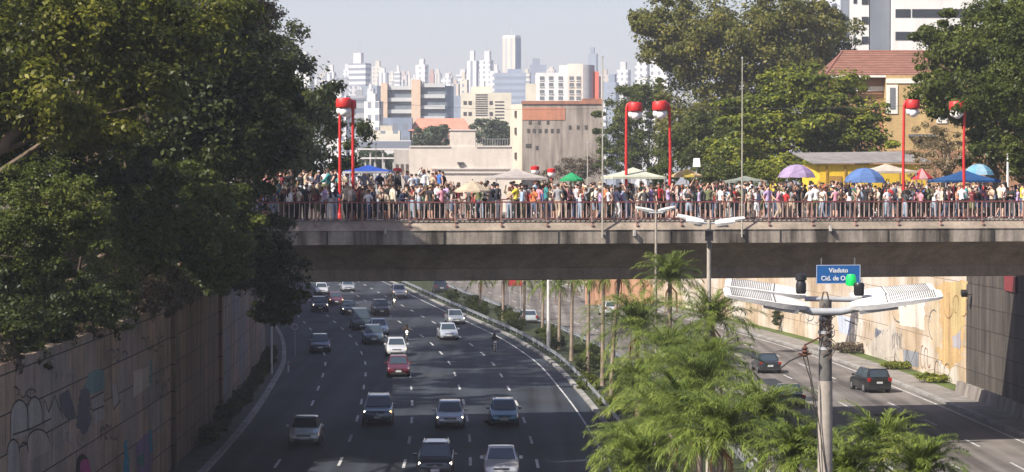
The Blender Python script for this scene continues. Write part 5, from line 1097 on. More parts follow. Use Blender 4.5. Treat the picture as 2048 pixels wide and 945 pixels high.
def car(px, pyb, kind, col, label, out=False, lights=0, roof=None, cname=None, rot=0.0, metal=.35):
    L, W, H, zs, zf, fw, ft, rb, rt = SPEC[kind]; f = gr(px, pyb); Y = f.y + L / 2; sl = (C(Y + 5) - C(Y - 5)) / 10; X = f.x + sl * L / 2
    t = thing({'hatch': 'hatchback_car', 'sedan': 'sedan_car', 'suv': 'suv_car', 'van': 'van', 'pickup': 'pickup_truck'}[kind], label, "van" if kind == 'van' else "car", (X, Y, .004), -math.atan(sl) + (math.pi if out else 0) + R(rot), group="vehicles driving away" if out else "oncoming vehicles")
    hw = W / 2; zb = .2; y0 = -L / 2
    paint = M("car paint %.3f %.3f %.3f" % col, col, .32, metal, var=.05, coat=.8)
    st = [(0, zf - .22, .80, .32), (.06, zf - .06, .90, .24), (.22, zf, .96, zb), (.6, zf + .06, .99, zb), (fw, zs - .02, 1.0, zb), (L * .5, zs + .01, 1.0, zb), (L - rb - .05, zs + .03, .99, zb), (L - .10, zs - (.02 if kind != 'pickup' else 0), .95, zb + .04), (L - .02, zs - .22, .90, .26), (L, zs - .45, .86, .34)]
    g = MB(); rings = []
    for yy, z, k, b in st:
        h = hw * k; y = y0 + yy
        half = [(h * .90, b), (h * .985, b + .10), (h, b + (z - b) * .5), (h * .985, b + (z - b) * .78), (h * .93, z - .035), (h * .80, z), (h * .4, z + .022)]
        rings.append([(x, y, zz) for x, zz in half] + [(-x, y, zz) for x, zz in half[::-1]])
    g.loft(rings)
    # cabin: lower ring to roof
    a0, a1 = y0 + fw, y0 + L - rb; b0, b1 = y0 + ft, y0 + L - rt; wb, wt = hw * .90, hw * .72
    def ring(ya, yb, w, z): m = (ya + yb) / 2; return [(-w, ya + .05, z), (-w * .6, ya, z), (w * .6, ya, z), (w, ya + .05, z), (w * 1.02, m, z), (w, yb - .04, z), (w * .6, yb, z), (-w * .6, yb, z), (-w, yb - .04, z), (-w * 1.02, m, z)]
    g.loft([ring(a0, a1, wb, zs - .03), ring(b0, b1, wt, H - .05), ring(b0 + .08, b1 - .06, wt * .93, H - .015), ring(b0 + .3, b1 - .3, wt * .7, H)])
    g.cur = 1; rw_ = .335 if kind in ('suv', 'pickup', 'van') else .30; wy = (y0 + .80, y0 + L - .85)
    for s in (-1, 1):
        for y in wy: g.tube([(s * (hw * .95), y, rw_ + .02), (s * (hw + .004), y, rw_ + .02)], rw_ + .065, 18)
    g.cur = 0; g.build("body", [paint, m_trim], t, smooth=32)
    def inter(p, q, k): return tuple(p[i] + (q[i] - p[i]) * k for i in range(3))
    def pane(name, A, B, Cc, D, m=m_glass, k0=.06, k1=.94, off=(0, 0, 0)):
        # A,B bottom corners; D,C top corners
        q = MB(); bl_, br = inter(A, D, k0), inter(B, Cc, k0); tl, tr = inter(A, D, k1), inter(B, Cc, k1)
        P = [Vector(p) + Vector(off) for p in (bl_, br, tr, tl)]; q.quad(*P); return q.build(name, m, t)
    zl, zh = zs - .03, H - .05
    pane("windshield", (-wb * .88, a0 + .01, zl), (wb * .88, a0 + .01, zl), (wt * .88, b0 + .01, zh), (-wt * .88, b0 + .01, zh), off=(0, -.014, .008))
    pane("rear_window", (wb * .85, a1, zl), (-wb * .85, a1, zl), (-wt * .85, b1, zh), (wt * .85, b1, zh), k0=.12, k1=.9, off=(0, .014, .008))
    for s in (-1, 1):
        mb_, mt_ = (a0 + a1) / 2, (b0 + b1) / 2
        for (ya, yb, yc, yd) in ((a0 + .22, mb_ - .04, mt_ - .04, b0 + .12), (mb_ + .04, a1 - .16, b1 - .12, mt_ + .04)):
            pane("side_window", (s * wb * 1.015, ya, zl), (s * wb * 1.015, yb, zl), (s * wt * 1.015, yc, zh), (s * wt * 1.015, yd, zh), k0=.08, k1=.9, off=(s * .012, 0, .003))
        g = MB(); g.box((s * (hw + .09), y0 + fw + .35, zs + .06), (.17, .10, .13)); g.build("mirror", paint, t)
        hl = (m_on if (lights == 1 or (lights == 3 and s < 0)) else m_onw if (lights == 2 or (lights == 3)) else m_lampw)
        g = MB(); g.loft([[(s * hw * .50, y0 + .045, zf - .20), (s * hw * .50, y0 + .045, zf - .085), (s * hw * .50, y0 + .14, zf - .06), (s * hw * .50, y0 + .2, zf - .2)], [(s * hw * .88, y0 + .10, zf - .19), (s * hw * .89, y0 + .11, zf - .05), (s * hw * .86, y0 + .28, zf - .01), (s * hw * .9, y0 + .3, zf - .16)]]); g.build("headlight", hl, t)
        g = MB(); zt_ = zs - .12; g.box((s * hw * .82, y0 + L - .035, zt_), (hw * .26, .09, .26 if kind in ('suv', 'van', 'hatch') else .15)); g.build("taillight", m_tail, t)
        for y in wy:
            w = MB(); w.tube([(s * (hw - .2), y, rw_), (s * (hw + .012), y, rw_)], rw_, 18); wo = w.build("wheel", m_tyre, t, smooth=40)
            w = MB(); w.tube([(s * (hw - .02), y, rw_), (s * (hw + .02), y, rw_)], rw_ * .62, 12); w.build("rim", m_rim, wo)
    g = MB(); g.box((0, y0 + .035, zf - .16), (W * .44, .06, .13)); g.build("grille", m_trim, t)
    g = MB(); g.box((0, y0 + .01, zf - .17), (W * .10, .03, .06)); g.build("badge", m_chr, t)
    g = MB(); g.box((0, y0 + .03, .30), (W * .62, .08, .14)); g.build("lower_intake", m_trim, t)
    g = MB(); g.box((0, y0 - .012, .44 if kind != 'suv' else .50), (.42, .03, .13)); g.build("number_plate", m_plate, t)
    g = MB(); g.box((0, y0 + L + .0, zs - .33), (.42, .03, .13)); g.build("number_plate", m_plate, t)
    g = MB(); g.box((0, y0 + L - .03, .36), (W * .84, .1, .2)); g.build("rear_bumper", m_trim, t)
    if kind in ('suv', 'pickup'):
        g = MB()
        for s in (-1, 1): g.box((s * wt * .9, (b0 + b1) / 2, H + .02), (.04, (b1 - b0) * .8, .05))
        g.build("roof_rails", m_chr, t)
    g = MB(); g.box((0, y0 + fw + .02, zs + .015), (W * .5, .03, .02)); g.build("wipers", m_trim, t)
    if kind == 'pickup':
        g = MB(); g.box((0, y0 + L - 1.05, zs + .005), (W * .74, 1.5, .04)); g.build("cargo_bed", m_trim, t)
    return t
SILV, WHT, BLK, DGY = (.42, .44, .46), (.72, .72, .72), (.012, .013, .015), (.05, .055, .065)
for a in [
 (641, 706, 'hatch', (.045, .05, .065), "dark grey blue hatchback alone by the kerb under the overhanging tree", False, 0),
 (607, 893, 'sedan', (.40, .41, .38), "beige silver sedan in the lane nearest the brown wall", False, 0),
 (755, 852, 'suv', (.10, .14, .19), "blue grey pickup fronted car with one amber lit headlight", False, 3),
 (797, 755, 'hatch', (.13, .012, .02), "dark red hatchback following right before the white car", False, 0),
 (794, 714, 'hatch', WHT, "white hatchback with amber headlights directly behind the dark red one", False, 2),
 (748, 690, 'suv', (.07, .10, .14), "dark blue suv with bright bumper left of the motorbike", False, 0),
 (760, 671, 'sedan', (.30, .38, .46), "light blue sedan just behind the dark blue suv", False, 0),
 (724, 661, 'van', (.035, .06, .07), "dark teal van boxed in left of the light blue sedan", False, 0),
 (764, 632, 'suv', BLK, "black suv with pale roof behind the light blue sedan", False, 0),
 (700, 630, 'sedan', BLK, "black sedan with small lit lamps between the two black suvs", False, 3),
 (641, 625, 'suv', BLK, "black suv with white headlights at the inside of the bend", False, 1),
 (673, 611, 'hatch', (.14, .03, .05), "dark red car with blue tinted roof partly behind the black suv", False, 2),
 (644, 590, 'hatch', WHT, "white car at the bend emerging beneath the bridge, furthest left", False, 0),
 (697, 584, 'sedan', SILV, "silver sedan far off beneath the girder", False, 0),
 (800, 597, 'suv', (.68, .68, .68), "white suv alone in the far lane just under the girder", False, 2),
 (914, 650, 'sedan', SILV, "silver sedan beside the guardrail behind the pale hatchback", False, 1),
 (899, 681, 'hatch', (.50, .54, .58), "pale silver hatchback in front of the silver sedan by the guardrail", False, 0),
 (900, 858, 'hatch', (.46, .46, .48), "silver hatchback with both white headlights on, in the middle lanes", False, 1),
 (1009, 854, 'hatch', (.02, .13, .20), "petrol blue small hatchback beside the silver one with lit headlights", False, 0),
 (870, 962, 'suv', (.03, .035, .045), "black suv with white roof cut by the frame's lower edge", False, 1),
 (1003, 962, 'sedan', (.48, .49, .50), "large silver sedan cut by the frame's lower edge", False, 0),
 (1752, 787, 'suv', (.022, .024, .022), "black suv driving away in the sun by the cream wall", True, 0),
 (1541, 748, 'sedan', (.03, .035, .042), "dark sedan driving away beside the palms in the sun", True, 0),
 (1586, 818, 'sedan', (.03, .05, .055), "dark teal sedan driving away, half hidden by the palm leaves", True, 0),
 (1225, 634, 'suv', WHT, "white suv driving away beyond the palm trunks", True, 0),
 (1060, 650, 'hatch', (.5, .55, .55), "pale hatchback on the outgoing side seen between shaded palms", True, 0),
 (884, 588, 'pickup', (.04, .045, .055), "dark pickup far off on the outgoing side under the girder", True, 0),
]:
    t = car(*a[:5], out=a[5], lights=a[6], rot=7 if a[0] == 1752 else 0)
    if "white roof" in a[4] or "pale roof" in a[4]:
        L, W, H, zs, zf, fw, ft, rb, rt = SPEC[a[2]]; g = MB(); g.box((0, (-L / 2 + ft - L / 2 + L - rt) / 2 - L * 0 + 0, H + .008), (W * .50, L - ft - rt - .6, .012)); g.build("roof_panel", M("white roof paint", (.6, .62, .64), .3, var=0, coat=.6), t)

# ---------------------------------------------------------------- people
SKINS = [M("skin %d" % i, c, .6, var=.04) for i, c in enumerate([(.55, .33, .24), (.45, .25, .17), (.34, .18, .115), (.20, .10, .06), (.12, .06, .04), (.60, .38, .29)])]
SHOE = [M("shoe %s" % n, c, .6, var=0) for n, c in (("black", (.02, .02, .02)), ("white", (.65, .65, .65)), ("brown", (.15, .08, .05)))]
def limb(sh, el, wr): return dict(sh=sh, el=el, wr=wr)
def make_body(key, armL, armR, legs=None, head=(0, 0), seated=False):
    """one continuous figure 1.70 m tall facing -Y, grown by the Skin modifier from its joints; returns meshes for body and clothes"""
    V, E_, Rr, bone = [], [], [], []
    def add(p, r, parent=None, b='torso'):
        V.append(Vector(p)); Rr.append(r); i = len(V) - 1
        if parent is not None: E_.append((parent, i)); bone.append(b)
        return i
    pel = add((0, 0, .95), (.125, .105)); wa = add((0, 0, 1.10), (.112, .09), pel); ch = add((0, .005, 1.27), (.135, .10), wa); ub = add((0, .01, 1.39), (.11, .085), ch); nk = add((0, .005, 1.465), (.052, .052), ub, 'neck')
    hx, hy = head; h1 = add((hx * .5, -.012 + hy * .5, 1.535), (.062, .068), nk, 'head'); h2 = add((hx, -.01 + hy, 1.61), (.077, .092), h1, 'head'); h3 = add((hx, 0 + hy, 1.675), (.058, .07), h2, 'head')
    add((hx, -.105 + hy, 1.595), (.013, .013), h2, 'head')
    for s, A in ((-1, armL), (1, armR)):
        sh = add((s * .165, .005, 1.385), (.058, .055), ub, 'torso'); el = add((s * A[0][0], A[0][1], A[0][2]), (.040, .040), sh, 'uparm'); wr = add((s * A[1][0], A[1][1], A[1][2]), (.027, .027), el, 'forearm')
        d = (V[wr] - V[el]).normalized(); pa = add(V[wr] + d * .075, (.036, .022), wr, 'hand'); sd = d.cross(Vector((0, 1, 0)) if abs(d.y) < .8 else Vector((0, 0, 1))).normalized(); cu = d.cross(sd)
        for k in range(4): add(V[pa] + d * (.075 - .008 * abs(k - 1.4)) + sd * (k - 1.5) * .02 + cu * .012, (.009, .009), pa, 'hand')
        add(V[pa] + d * .02 - sd * .055, (.010, .010), pa, 'hand')
    lg = legs or (((.095, 0, .51), (.10, .015, .09)), ((.095, 0, .51), (.10, .015, .09)))
    for s, Lg in ((-1, lg[0]), (1, lg[1])):
        hp = add((s * .088, 0, .87), (.092, .095), pel, 'thigh'); kn = add((s * Lg[0][0], Lg[0][1], Lg[0][2]), (.062, .062), hp, 'thigh'); cf = add(Vector((s * Lg[0][0], Lg[0][1], Lg[0][2])).lerp(Vector((s * Lg[1][0], Lg[1][1], Lg[1][2])), .35) + Vector((0, .015, 0)), (.055, .058), kn, 'shin'); an = add((s * Lg[1][0], Lg[1][1], Lg[1][2]), (.038, .038), cf, 'shin')
        add((s * (Lg[1][0] + .02), Lg[1][1] - .15, max(.035, Lg[1][2] - .055)), (.038, .030), an, 'foot'); add((s * Lg[1][0], Lg[1][1] + .05, max(.035, Lg[1][2] - .05)), (.030, .03), an, 'foot')
    me = bpy.data.meshes.new("skeleton"); me.from_pydata(V, E_, []); me.update(); o = bpy.data.objects.new("skeleton", me); COL.objects.link(o)
    sk = o.modifiers.new("s", 'SKIN'); sk.use_smooth_shade = True
    for i, r in enumerate(Rr): me.skin_vertices[0].data[i].radius = r
    me.skin_vertices[0].data[0].use_root = True
    sb = o.modifiers.new("u", 'SUBSURF'); sb.levels = 1
    bpy.context.view_layer.update(); ev = bpy.data.meshes.new_from_object(o.evaluated_get(bpy.context.evaluated_depsgraph_get())); bpy.data.objects.remove(o)
    ev.name = "body_" + key; co = [v.co.copy() for v in ev.vertices]; no = [v.normal.copy() for v in ev.vertices]
    def near(p):
        best, bb = 9, None
        for (a, b), nm in zip(E_, bone):
            A, B_ = V[a], V[b]; d = B_ - A; k = max(0, min(1, (p - A).dot(d) / d.length_squared)); q = (p - A - d * k).length / (Rr[a][0] * (1 - k) + Rr[b][0] * k)
            if q < best: best, bb, kk = q, nm, k
        return bb, kk
    reg = [near(p.center) for p in ev.polygons]
    ev.materials.clear(); ev.materials.append(SKINS[0]); ev.materials.append(SHOE[0])
    for p, (b, k) in zip(ev.polygons, reg): p.material_index = 1 if b == 'foot' or (b == 'shin' and p.center.z < .09) else 0
    def garment(nm, test, off):
        idx = {}; vs, fs = [], []
        for p, rg in zip(ev.polygons, reg):
            if not test(rg, p.center): continue
            f = []
            for v in p.vertices:
                if v not in idx: idx[v] = len(vs); vs.append(co[v] + no[v] * off)
                f.append(idx[v])
            fs.append(f)
        m = bpy.data.meshes.new(nm); m.from_pydata(vs, [], fs); m.update(); m.polygons.foreach_set("use_smooth", [True] * len(fs)); m.materials.append(None); return m
    G = {'body': ev}
    tor = lambda b, c: b == 'torso' and c.z > .93
    G['tshirt'] = garment("tshirt", lambda r, c: tor(r[0], c) or (r[0] == 'uparm' and r[1] < .62), .016)
    G['shirt'] = garment("long_shirt", lambda r, c: tor(r[0], c) or r[0] in ('uparm', 'forearm'), .018)
    G['top'] = garment("top", lambda r, c: tor(r[0], c), .012)
    G['trousers'] = garment("trousers", lambda r, c: (r[0] == 'torso' and c.z <= 1.0) or r[0] in ('thigh', 'shin'), .012)
    G['shorts'] = garment("shorts", lambda r, c: (r[0] == 'torso' and c.z <= 1.0) or (r[0] == 'thigh' and c.z > .50), .02)
    hc = V[h2]
    def hairmesh(long_, cap=False):
        g = MB(); n = 14; rings = []
        for i in range(6):
            a = R(90 - i * (20 if not cap else 17)); rings.append([(hc.x + (.088 if not cap else .094) * math.cos(a) * math.cos(2 * math.pi * j / n), hc.y + .012 + (.108 if not cap else .112) * math.cos(a) * math.sin(2 * math.pi * j / n) * (1 if math.sin(2 * math.pi * j / n) > 0 else .9), hc.z + .02 + (.095 if not cap else .095) * math.sin(a) + (0.04 if math.sin(2 * math.pi * j / n) < -.3 and i > 3 else 0)) for j in range(n)])
        g.loft(rings, cap=True)
        if cap: g.loft([[(hc.x - .07, hc.y - .08, hc.z + .055), (hc.x + .07, hc.y - .08, hc.z + .055), (hc.x + .07, hc.y - .08, hc.z + .065), (hc.x - .07, hc.y - .08, hc.z + .065)], [(hc.x - .05, hc.y - .18, hc.z + .035), (hc.x + .05, hc.y - .18, hc.z + .035), (hc.x + .05, hc.y - .18, hc.z + .043), (hc.x - .05, hc.y - .18, hc.z + .043)]])
        if long_:
            g.loft([[(hc.x + w * math.cos(R(q)), hc.y + .02 + dd + d * math.sin(R(q)), z) for q in range(0, 360, 36)] for w, d, dd, z in ((.08, .08, .0, hc.z + .03), (.092, .075, .02, hc.z - .05), (.10, .06, .05, hc.z - .14), (.105, .045, .07, hc.z - .24), (.08, .03, .08, hc.z - .34))])
        m = g.build("hair", SKINS[0]); me_ = m.data; bpy.data.objects.remove(m); me_.polygons.foreach_set("use_smooth", [True] * len(me_.polygons)); me_.materials[0] = None; return me_
    G['short'] = hairmesh(False); G['long'] = hairmesh(True); G['cap'] = hairmesh(False, True)
    g = MB(); g.lathe((0, 0, 0), [(.125, 1.04), (.16, .93), (.20, .80), (.25, .62), (.26, .58)], 16, sy=.85); m = g.build("skirt", SKINS[0]); G['skirt'] = m.data; bpy.data.objects.remove(m); G['skirt'].polygons.foreach_set("use_smooth", [True] * len(G['skirt'].polygons)); G['skirt'].materials[0] = None
    return G
DN = ((.23, .02, 1.13), (.24, -.03, .90)); BENT = ((.24, .04, 1.14), (.13, -.20, 1.16)); PHONE = ((.23, -.06, 1.16), (.10, -.24, 1.36)); UP = ((.25, -.10, 1.46), (.14, -.18, 1.70)); HIP = ((.33, .06, 1.16), (.19, -.02, 1.0)); CROSS = ((.23, -.05, 1.15), (.02, -.20, 1.19)); BACK = ((.24, .12, 1.14), (.22, -.02, .93)); FWD = ((.22, -.12, 1.15), (.2, -.32, 1.05))
W1 = (((.095, -.12, .52), (.09, -.10, .09)), ((.095, -.02, .51), (.09, .20, .12))); W2 = (((.095, .0, .51), (.09, .16, .11)), ((.095, -.14, .53), (.09, -.14, .09))); WIDE = (((.13, 0, .51), (.17, .01, .09)), ((.12, 0, .51), (.14, .01, .09)))
POSES = [make_body("a", DN, DN), make_body("b", BENT, DN, WIDE, (.01, 0)), make_body("c", PHONE, PHONE, None, (0, -.02)), make_body("d", UP, DN), make_body("e", HIP, DN, WIDE), make_body("f", CROSS, CROSS, None, (.015, 0)), make_body("g", BACK, FWD, W1), make_body("h", FWD, BACK, W2), make_body("i", BENT, BENT, None, (-.02, -.02)), make_body("j", UP, UP, WIDE), make_body("k", ((.23, -.14, 1.17), (.17, -.34, 1.08)), ((.23, -.14, 1.17), (.19, -.34, 1.08)), WIDE, (0, -.05)), make_body("l", HIP, PHONE, W1), make_body("m", CROSS, ((.24, -.10, 1.30), (.08, -.16, 1.52)), WIDE, (.02, -.01))]
def cm(nm, c): return M("fabric " + nm, c, .85, var=.10, scale=6)
SH = [("white", (.72, .72, .71), 15), ("black", (.018, .018, .02), 14), ("grey", (.25, .25, .26), 4), ("navy blue", (.02, .025, .06), 4), ("red", (.45, .03, .03), 2), ("pale blue", (.32, .42, .55), 3), ("cream", (.62, .54, .42), 8), ("pink", (.6, .26, .32), 3), ("dark green", (.03, .09, .05), 1), ("beige", (.42, .32, .23), 6), ("maroon", (.16, .02, .03), 3), ("bright blue", (.04, .14, .42), 1), ("yellow", (.65, .5, .05), 1), ("orange", (.5, .15, .05), 1), ("lilac", (.4, .3, .5), 2), ("teal", (.03, .2, .2), 1), ("brown", (.16, .09, .06), 3), ("charcoal", (.06, .06, .065), 4), ("olive", (.15, .16, .06), 2), ("light grey", (.48, .48, .5), 4)]
BT = [("blue", (.07, .10, .17), 5), ("pale denim", (.26, .32, .40), 3), ("black", (.018, .018, .02), 12), ("dark grey", (.07, .07, .08), 4), ("beige", (.45, .36, .26), 3), ("white", (.68, .68, .66), 2), ("brown", (.14, .09, .06), 2), ("olive", (.12, .13, .06), 1)]
HR = [("black", (.012, .010, .010), 8), ("dark", (.03, .02, .015), 7), ("brown", (.09, .05, .03), 5), ("auburn", (.16, .06, .03), 2), ("blond", (.38, .27, .14), 1), ("grey", (.3, .3, .3), 1)]
def pick(r, L_): return r.choices(L_, [x[2] for x in L_])[0]
LAND = [(560, "where the trees end"), (625, "left of the lamp pair"), (692, "beside the close lamp pair"), (742, "before the blue canopy"), (800, "before the grey annex"), (865, "left of the beige parasol"), (942, "around the beige parasol"), (1000, "right of the beige parasol"), (1050, "before the grey marquee"), (1097, "left of the green parasol"), (1143, "before the green parasol"), (1190, "beside the left thin pole"), (1235, "before the cream canopy"), (1300, "between the inner red lamps"), (1345, "beside the bowed red lamp"), (1390, "before the tan parasol"), (1436, "near the double armed mast"), (1485, "beside the right thin pole"), (1540, "left of the lilac parasol"), (1595, "before the lilac parasol"), (1650, "before the yellow kiosk"), (1712, "before the blue dome parasol"), (1766, "right of the blue dome"), (1812, "beside the kiosk's red lamp"), (1856, "before the red parasol"), (1900, "left under the navy canopy"), (1942, "beside the outermost red lamp"), (1990, "past the navy canopy"), (2040, "at the railing's far end")]
def add_person(loc, rz, G, sc_, sk, sh_, shc, bt_, btc, hr_, hrc, shoe, label=None, group=None):
    def mk(nm, me, m, par=None):
        o = bpy.data.objects.new(nm, me); COL.objects.link(o); o.parent = par
        for i, mm in enumerate(m): o.material_slots[i].link = 'OBJECT'; o.material_slots[i].material = mm
        return o
    r = mk("person", G['body'], [sk, shoe]); r.location = loc; r.rotation_euler = (0, 0, rz); r.scale = (sc_,) * 3
    if label: tag(r, label, "person", group)
    a = [mk({'tshirt': 'tshirt', 'shirt': 'shirt', 'top': 'top'}[sh_], G[sh_], [shc], r), mk(bt_, G[bt_], [btc], r), mk("cap" if hr_ == 'cap' else "hair", G[hr_], [hrc], r)]
    return [r] + a
placed = []; used = set(); pr_ = random.Random(77)
block = [(bu(p[0], p[1]), p[1], .25) for p in PAR] + [(bu(px, v), v, .3) for px, v in ((680, 6.2), (706, 3.2), (1253, 6.0), (1337, 2.6), (1808, 5.5), (1929, 3.0))] + [(bu(945, 1.0), 1.0, 1.0)]
ua, ub_ = bu(505, .3) - .4, bu(2048, .3) + 2.0
def spot(vmin, vmax, dmin, r):
    for _ in range(400):
        v = r.uniform(vmin, vmax); u = r.uniform(ua, ub_ + v * .2)
        if math.sin(u * 1.9 + 2 * math.sin(u * .7)) + math.sin(v * 2.3 + u) < -1.15: continue
        if all((u - a) ** 2 + (v - b) ** 2 > dmin ** 2 for a, b in placed) and all((u - a) ** 2 + (v - b) ** 2 > c * c for a, b, c in block): placed.append((u, v)); return u, v
    return None
plan = [(.62, 1.5, .40, 86), (1.5, 2.9, .40, 110), (2.9, 4.6, .42, 100)]
npl = 0
def looks(r):
    G = r.choice(POSES); fem = r.random() < .5
    sh_ = r.choice(['tshirt', 'tshirt', 'shirt', 'top'] if fem else ['tshirt', 'tshirt', 'tshirt', 'shirt']); bt_ = r.choice(['trousers', 'trousers', 'shorts', 'skirt'] if fem else ['trousers', 'trousers', 'shorts'])
    hr_ = r.choice(['long', 'long', 'short']) if fem else r.choice(['short'] * 5 + ['cap'])
    if bt_ == 'skirt' and POSES.index(G) in (6, 7): bt_ = 'trousers'
    return G, fem, sh_, bt_, hr_
for row, (v0, v1, dm, cnt) in enumerate(plan):
    for _ in range(cnt):
        q = spot(v0, v1, dm, pr_)
        if not q: continue
        u, v = q; b = bl(u, v); px = 1024 + b.x / b.y * FPX
        land = min(LAND, key=lambda l: abs(l[0] - px))[1]
        for _k in range(60):
            G, fem, sh_, bt_, hr_ = looks(pr_); s = pick(pr_, SH); t_ = pick(pr_, BT); h = pick(pr_, HR)
            if (s[0], land) not in used or (_k > 25 and (s[0], t_[0], row, land) not in used): break
        used.add((s[0], land)); used.add((s[0], t_[0], row, land))
        garm = {'tshirt': 't-shirt', 'shirt': 'shirt', 'top': 'top'}[sh_]; hair = {'long': 'long %s hair', 'short': 'short %s hair', 'cap': '%s cap'}[hr_] % h[0]
        bt_n = {'trousers': 'trousers', 'shorts': 'shorts', 'skirt': 'skirt'}[bt_]
        lb = "%s %s, %s %s, %s, %s, %s" % (s[0], garm, t_[0], bt_n, hair, ("by railing", "second row", "further back")[row], land)
        face = pr_.choice([pr_.uniform(-2.2, 2.2), pr_.uniform(-.7, .7), math.pi + pr_.uniform(-.8, .8), math.pi / 2 + pr_.uniform(-.4, .4), -math.pi / 2 + pr_.uniform(-.4, .4)])
        add_person(b, BA + face, G, (pr_.uniform(.92, 1.02) if fem else pr_.uniform(.99, 1.13)) * (1 + .03 * row), pr_.choice(SKINS), sh_, cm(s[0], s[1]), bt_, cm(t_[0], t_[1]), hr_, cm("hair " + h[0], h[1]), pr_.choice(SHOE), lb, "people crowding the bridge")
        npl += 1
print("people", npl)
# the throng behind the front rows, too dense to tell apart
def platform_z(u, v): return DECK + (.85 if (v > 7 and u < bu(900, 8)) else .22 if v > 7 else 0)
g = MB(); ue = bu(900, 8); g.box(((ua - 6 + ue) / 2, 13.8, .42), (ue - ua + 6, 13.4, .85)); g.box(((ue + U1) / 2 + .005, 13.8, .11), (U1 - ue, 13.4, .22)); o = g.build("raised_platform", m_deck, loc=(BX, BY, DECK)); o.rotation_euler = (0, 0, BA); struct(o)
back = []
for _ in range(300):
    q = spot(4.7, 12.5, .42, pr_)
    if not q: continue
    u, v = q; G, fem, sh_, bt_, hr_ = looks(pr_); s = pick(pr_, SH); t_ = pick(pr_, BT); h = pick(pr_, HR)
    back += add_person(bl(u, v, platform_z(u, v)), pr_.uniform(-3.1, 3.1), G, pr_.uniform(.93, 1.1), pr_.choice(SKINS), sh_, cm(s[0], s[1]), bt_, cm(t_[0], t_[1]), hr_, cm("hair " + h[0], h[1]), pr_.choice(SHOE))
bpy.context.view_layer.update()
# merge into one crowd object
vs, lv, ls, mi, mats = [], [], [], [], []; nv = nl = 0
for o in back:
    me = o.data; mw = np.array(o.matrix_world); n = len(me.vertices); co = np.empty(n * 3); me.vertices.foreach_get("co", co); co = co.reshape(-1, 3) @ mw[:3, :3].T + mw[:3, 3]
    k = len(me.loops); vi = np.empty(k, dtype=np.int64); me.loops.foreach_get("vertex_index", vi); st_ = np.empty(len(me.polygons), dtype=np.int64); me.polygons.foreach_get("loop_start", st_); pi = np.empty(len(me.polygons), dtype=np.int64); me.polygons.foreach_get("material_index", pi)
    mp = []
    for sl in o.material_slots:
        if sl.material not in mats: mats.append(sl.material)
        mp.append(mats.index(sl.material))
    vs.append(co); lv.append(vi + nv); ls.append(st_ + nl); mi.append(np.array(mp)[np.minimum(pi, len(mp) - 1)]); nv += n; nl += k
me = bpy.data.meshes.new("crowd"); vs = np.concatenate(vs); lv = np.concatenate(lv); ls = np.concatenate(ls); mi = np.concatenate(mi)
me.vertices.add(nv); me.vertices.foreach_set("co", vs.astype(np.float32).ravel()); me.loops.add(nl); me.loops.foreach_set("vertex_index", lv.astype(np.int32)); me.polygons.add(len(ls)); me.polygons.foreach_set("loop_start", ls.astype(np.int32)); me.update(calc_edges=True)
for m in mats: me.materials.append(m)
me.polygons.foreach_set("material_index", mi.astype(np.int32)); me.polygons.foreach_set("use_smooth", [True] * len(ls))
o = bpy.data.objects.new("crowd", me); COL.objects.link(o); o["kind"] = "stuff"; o["label"] = "dense throng of people behind the front rows on the bridge"
for q in back[::-1]: bpy.data.objects.remove(q)

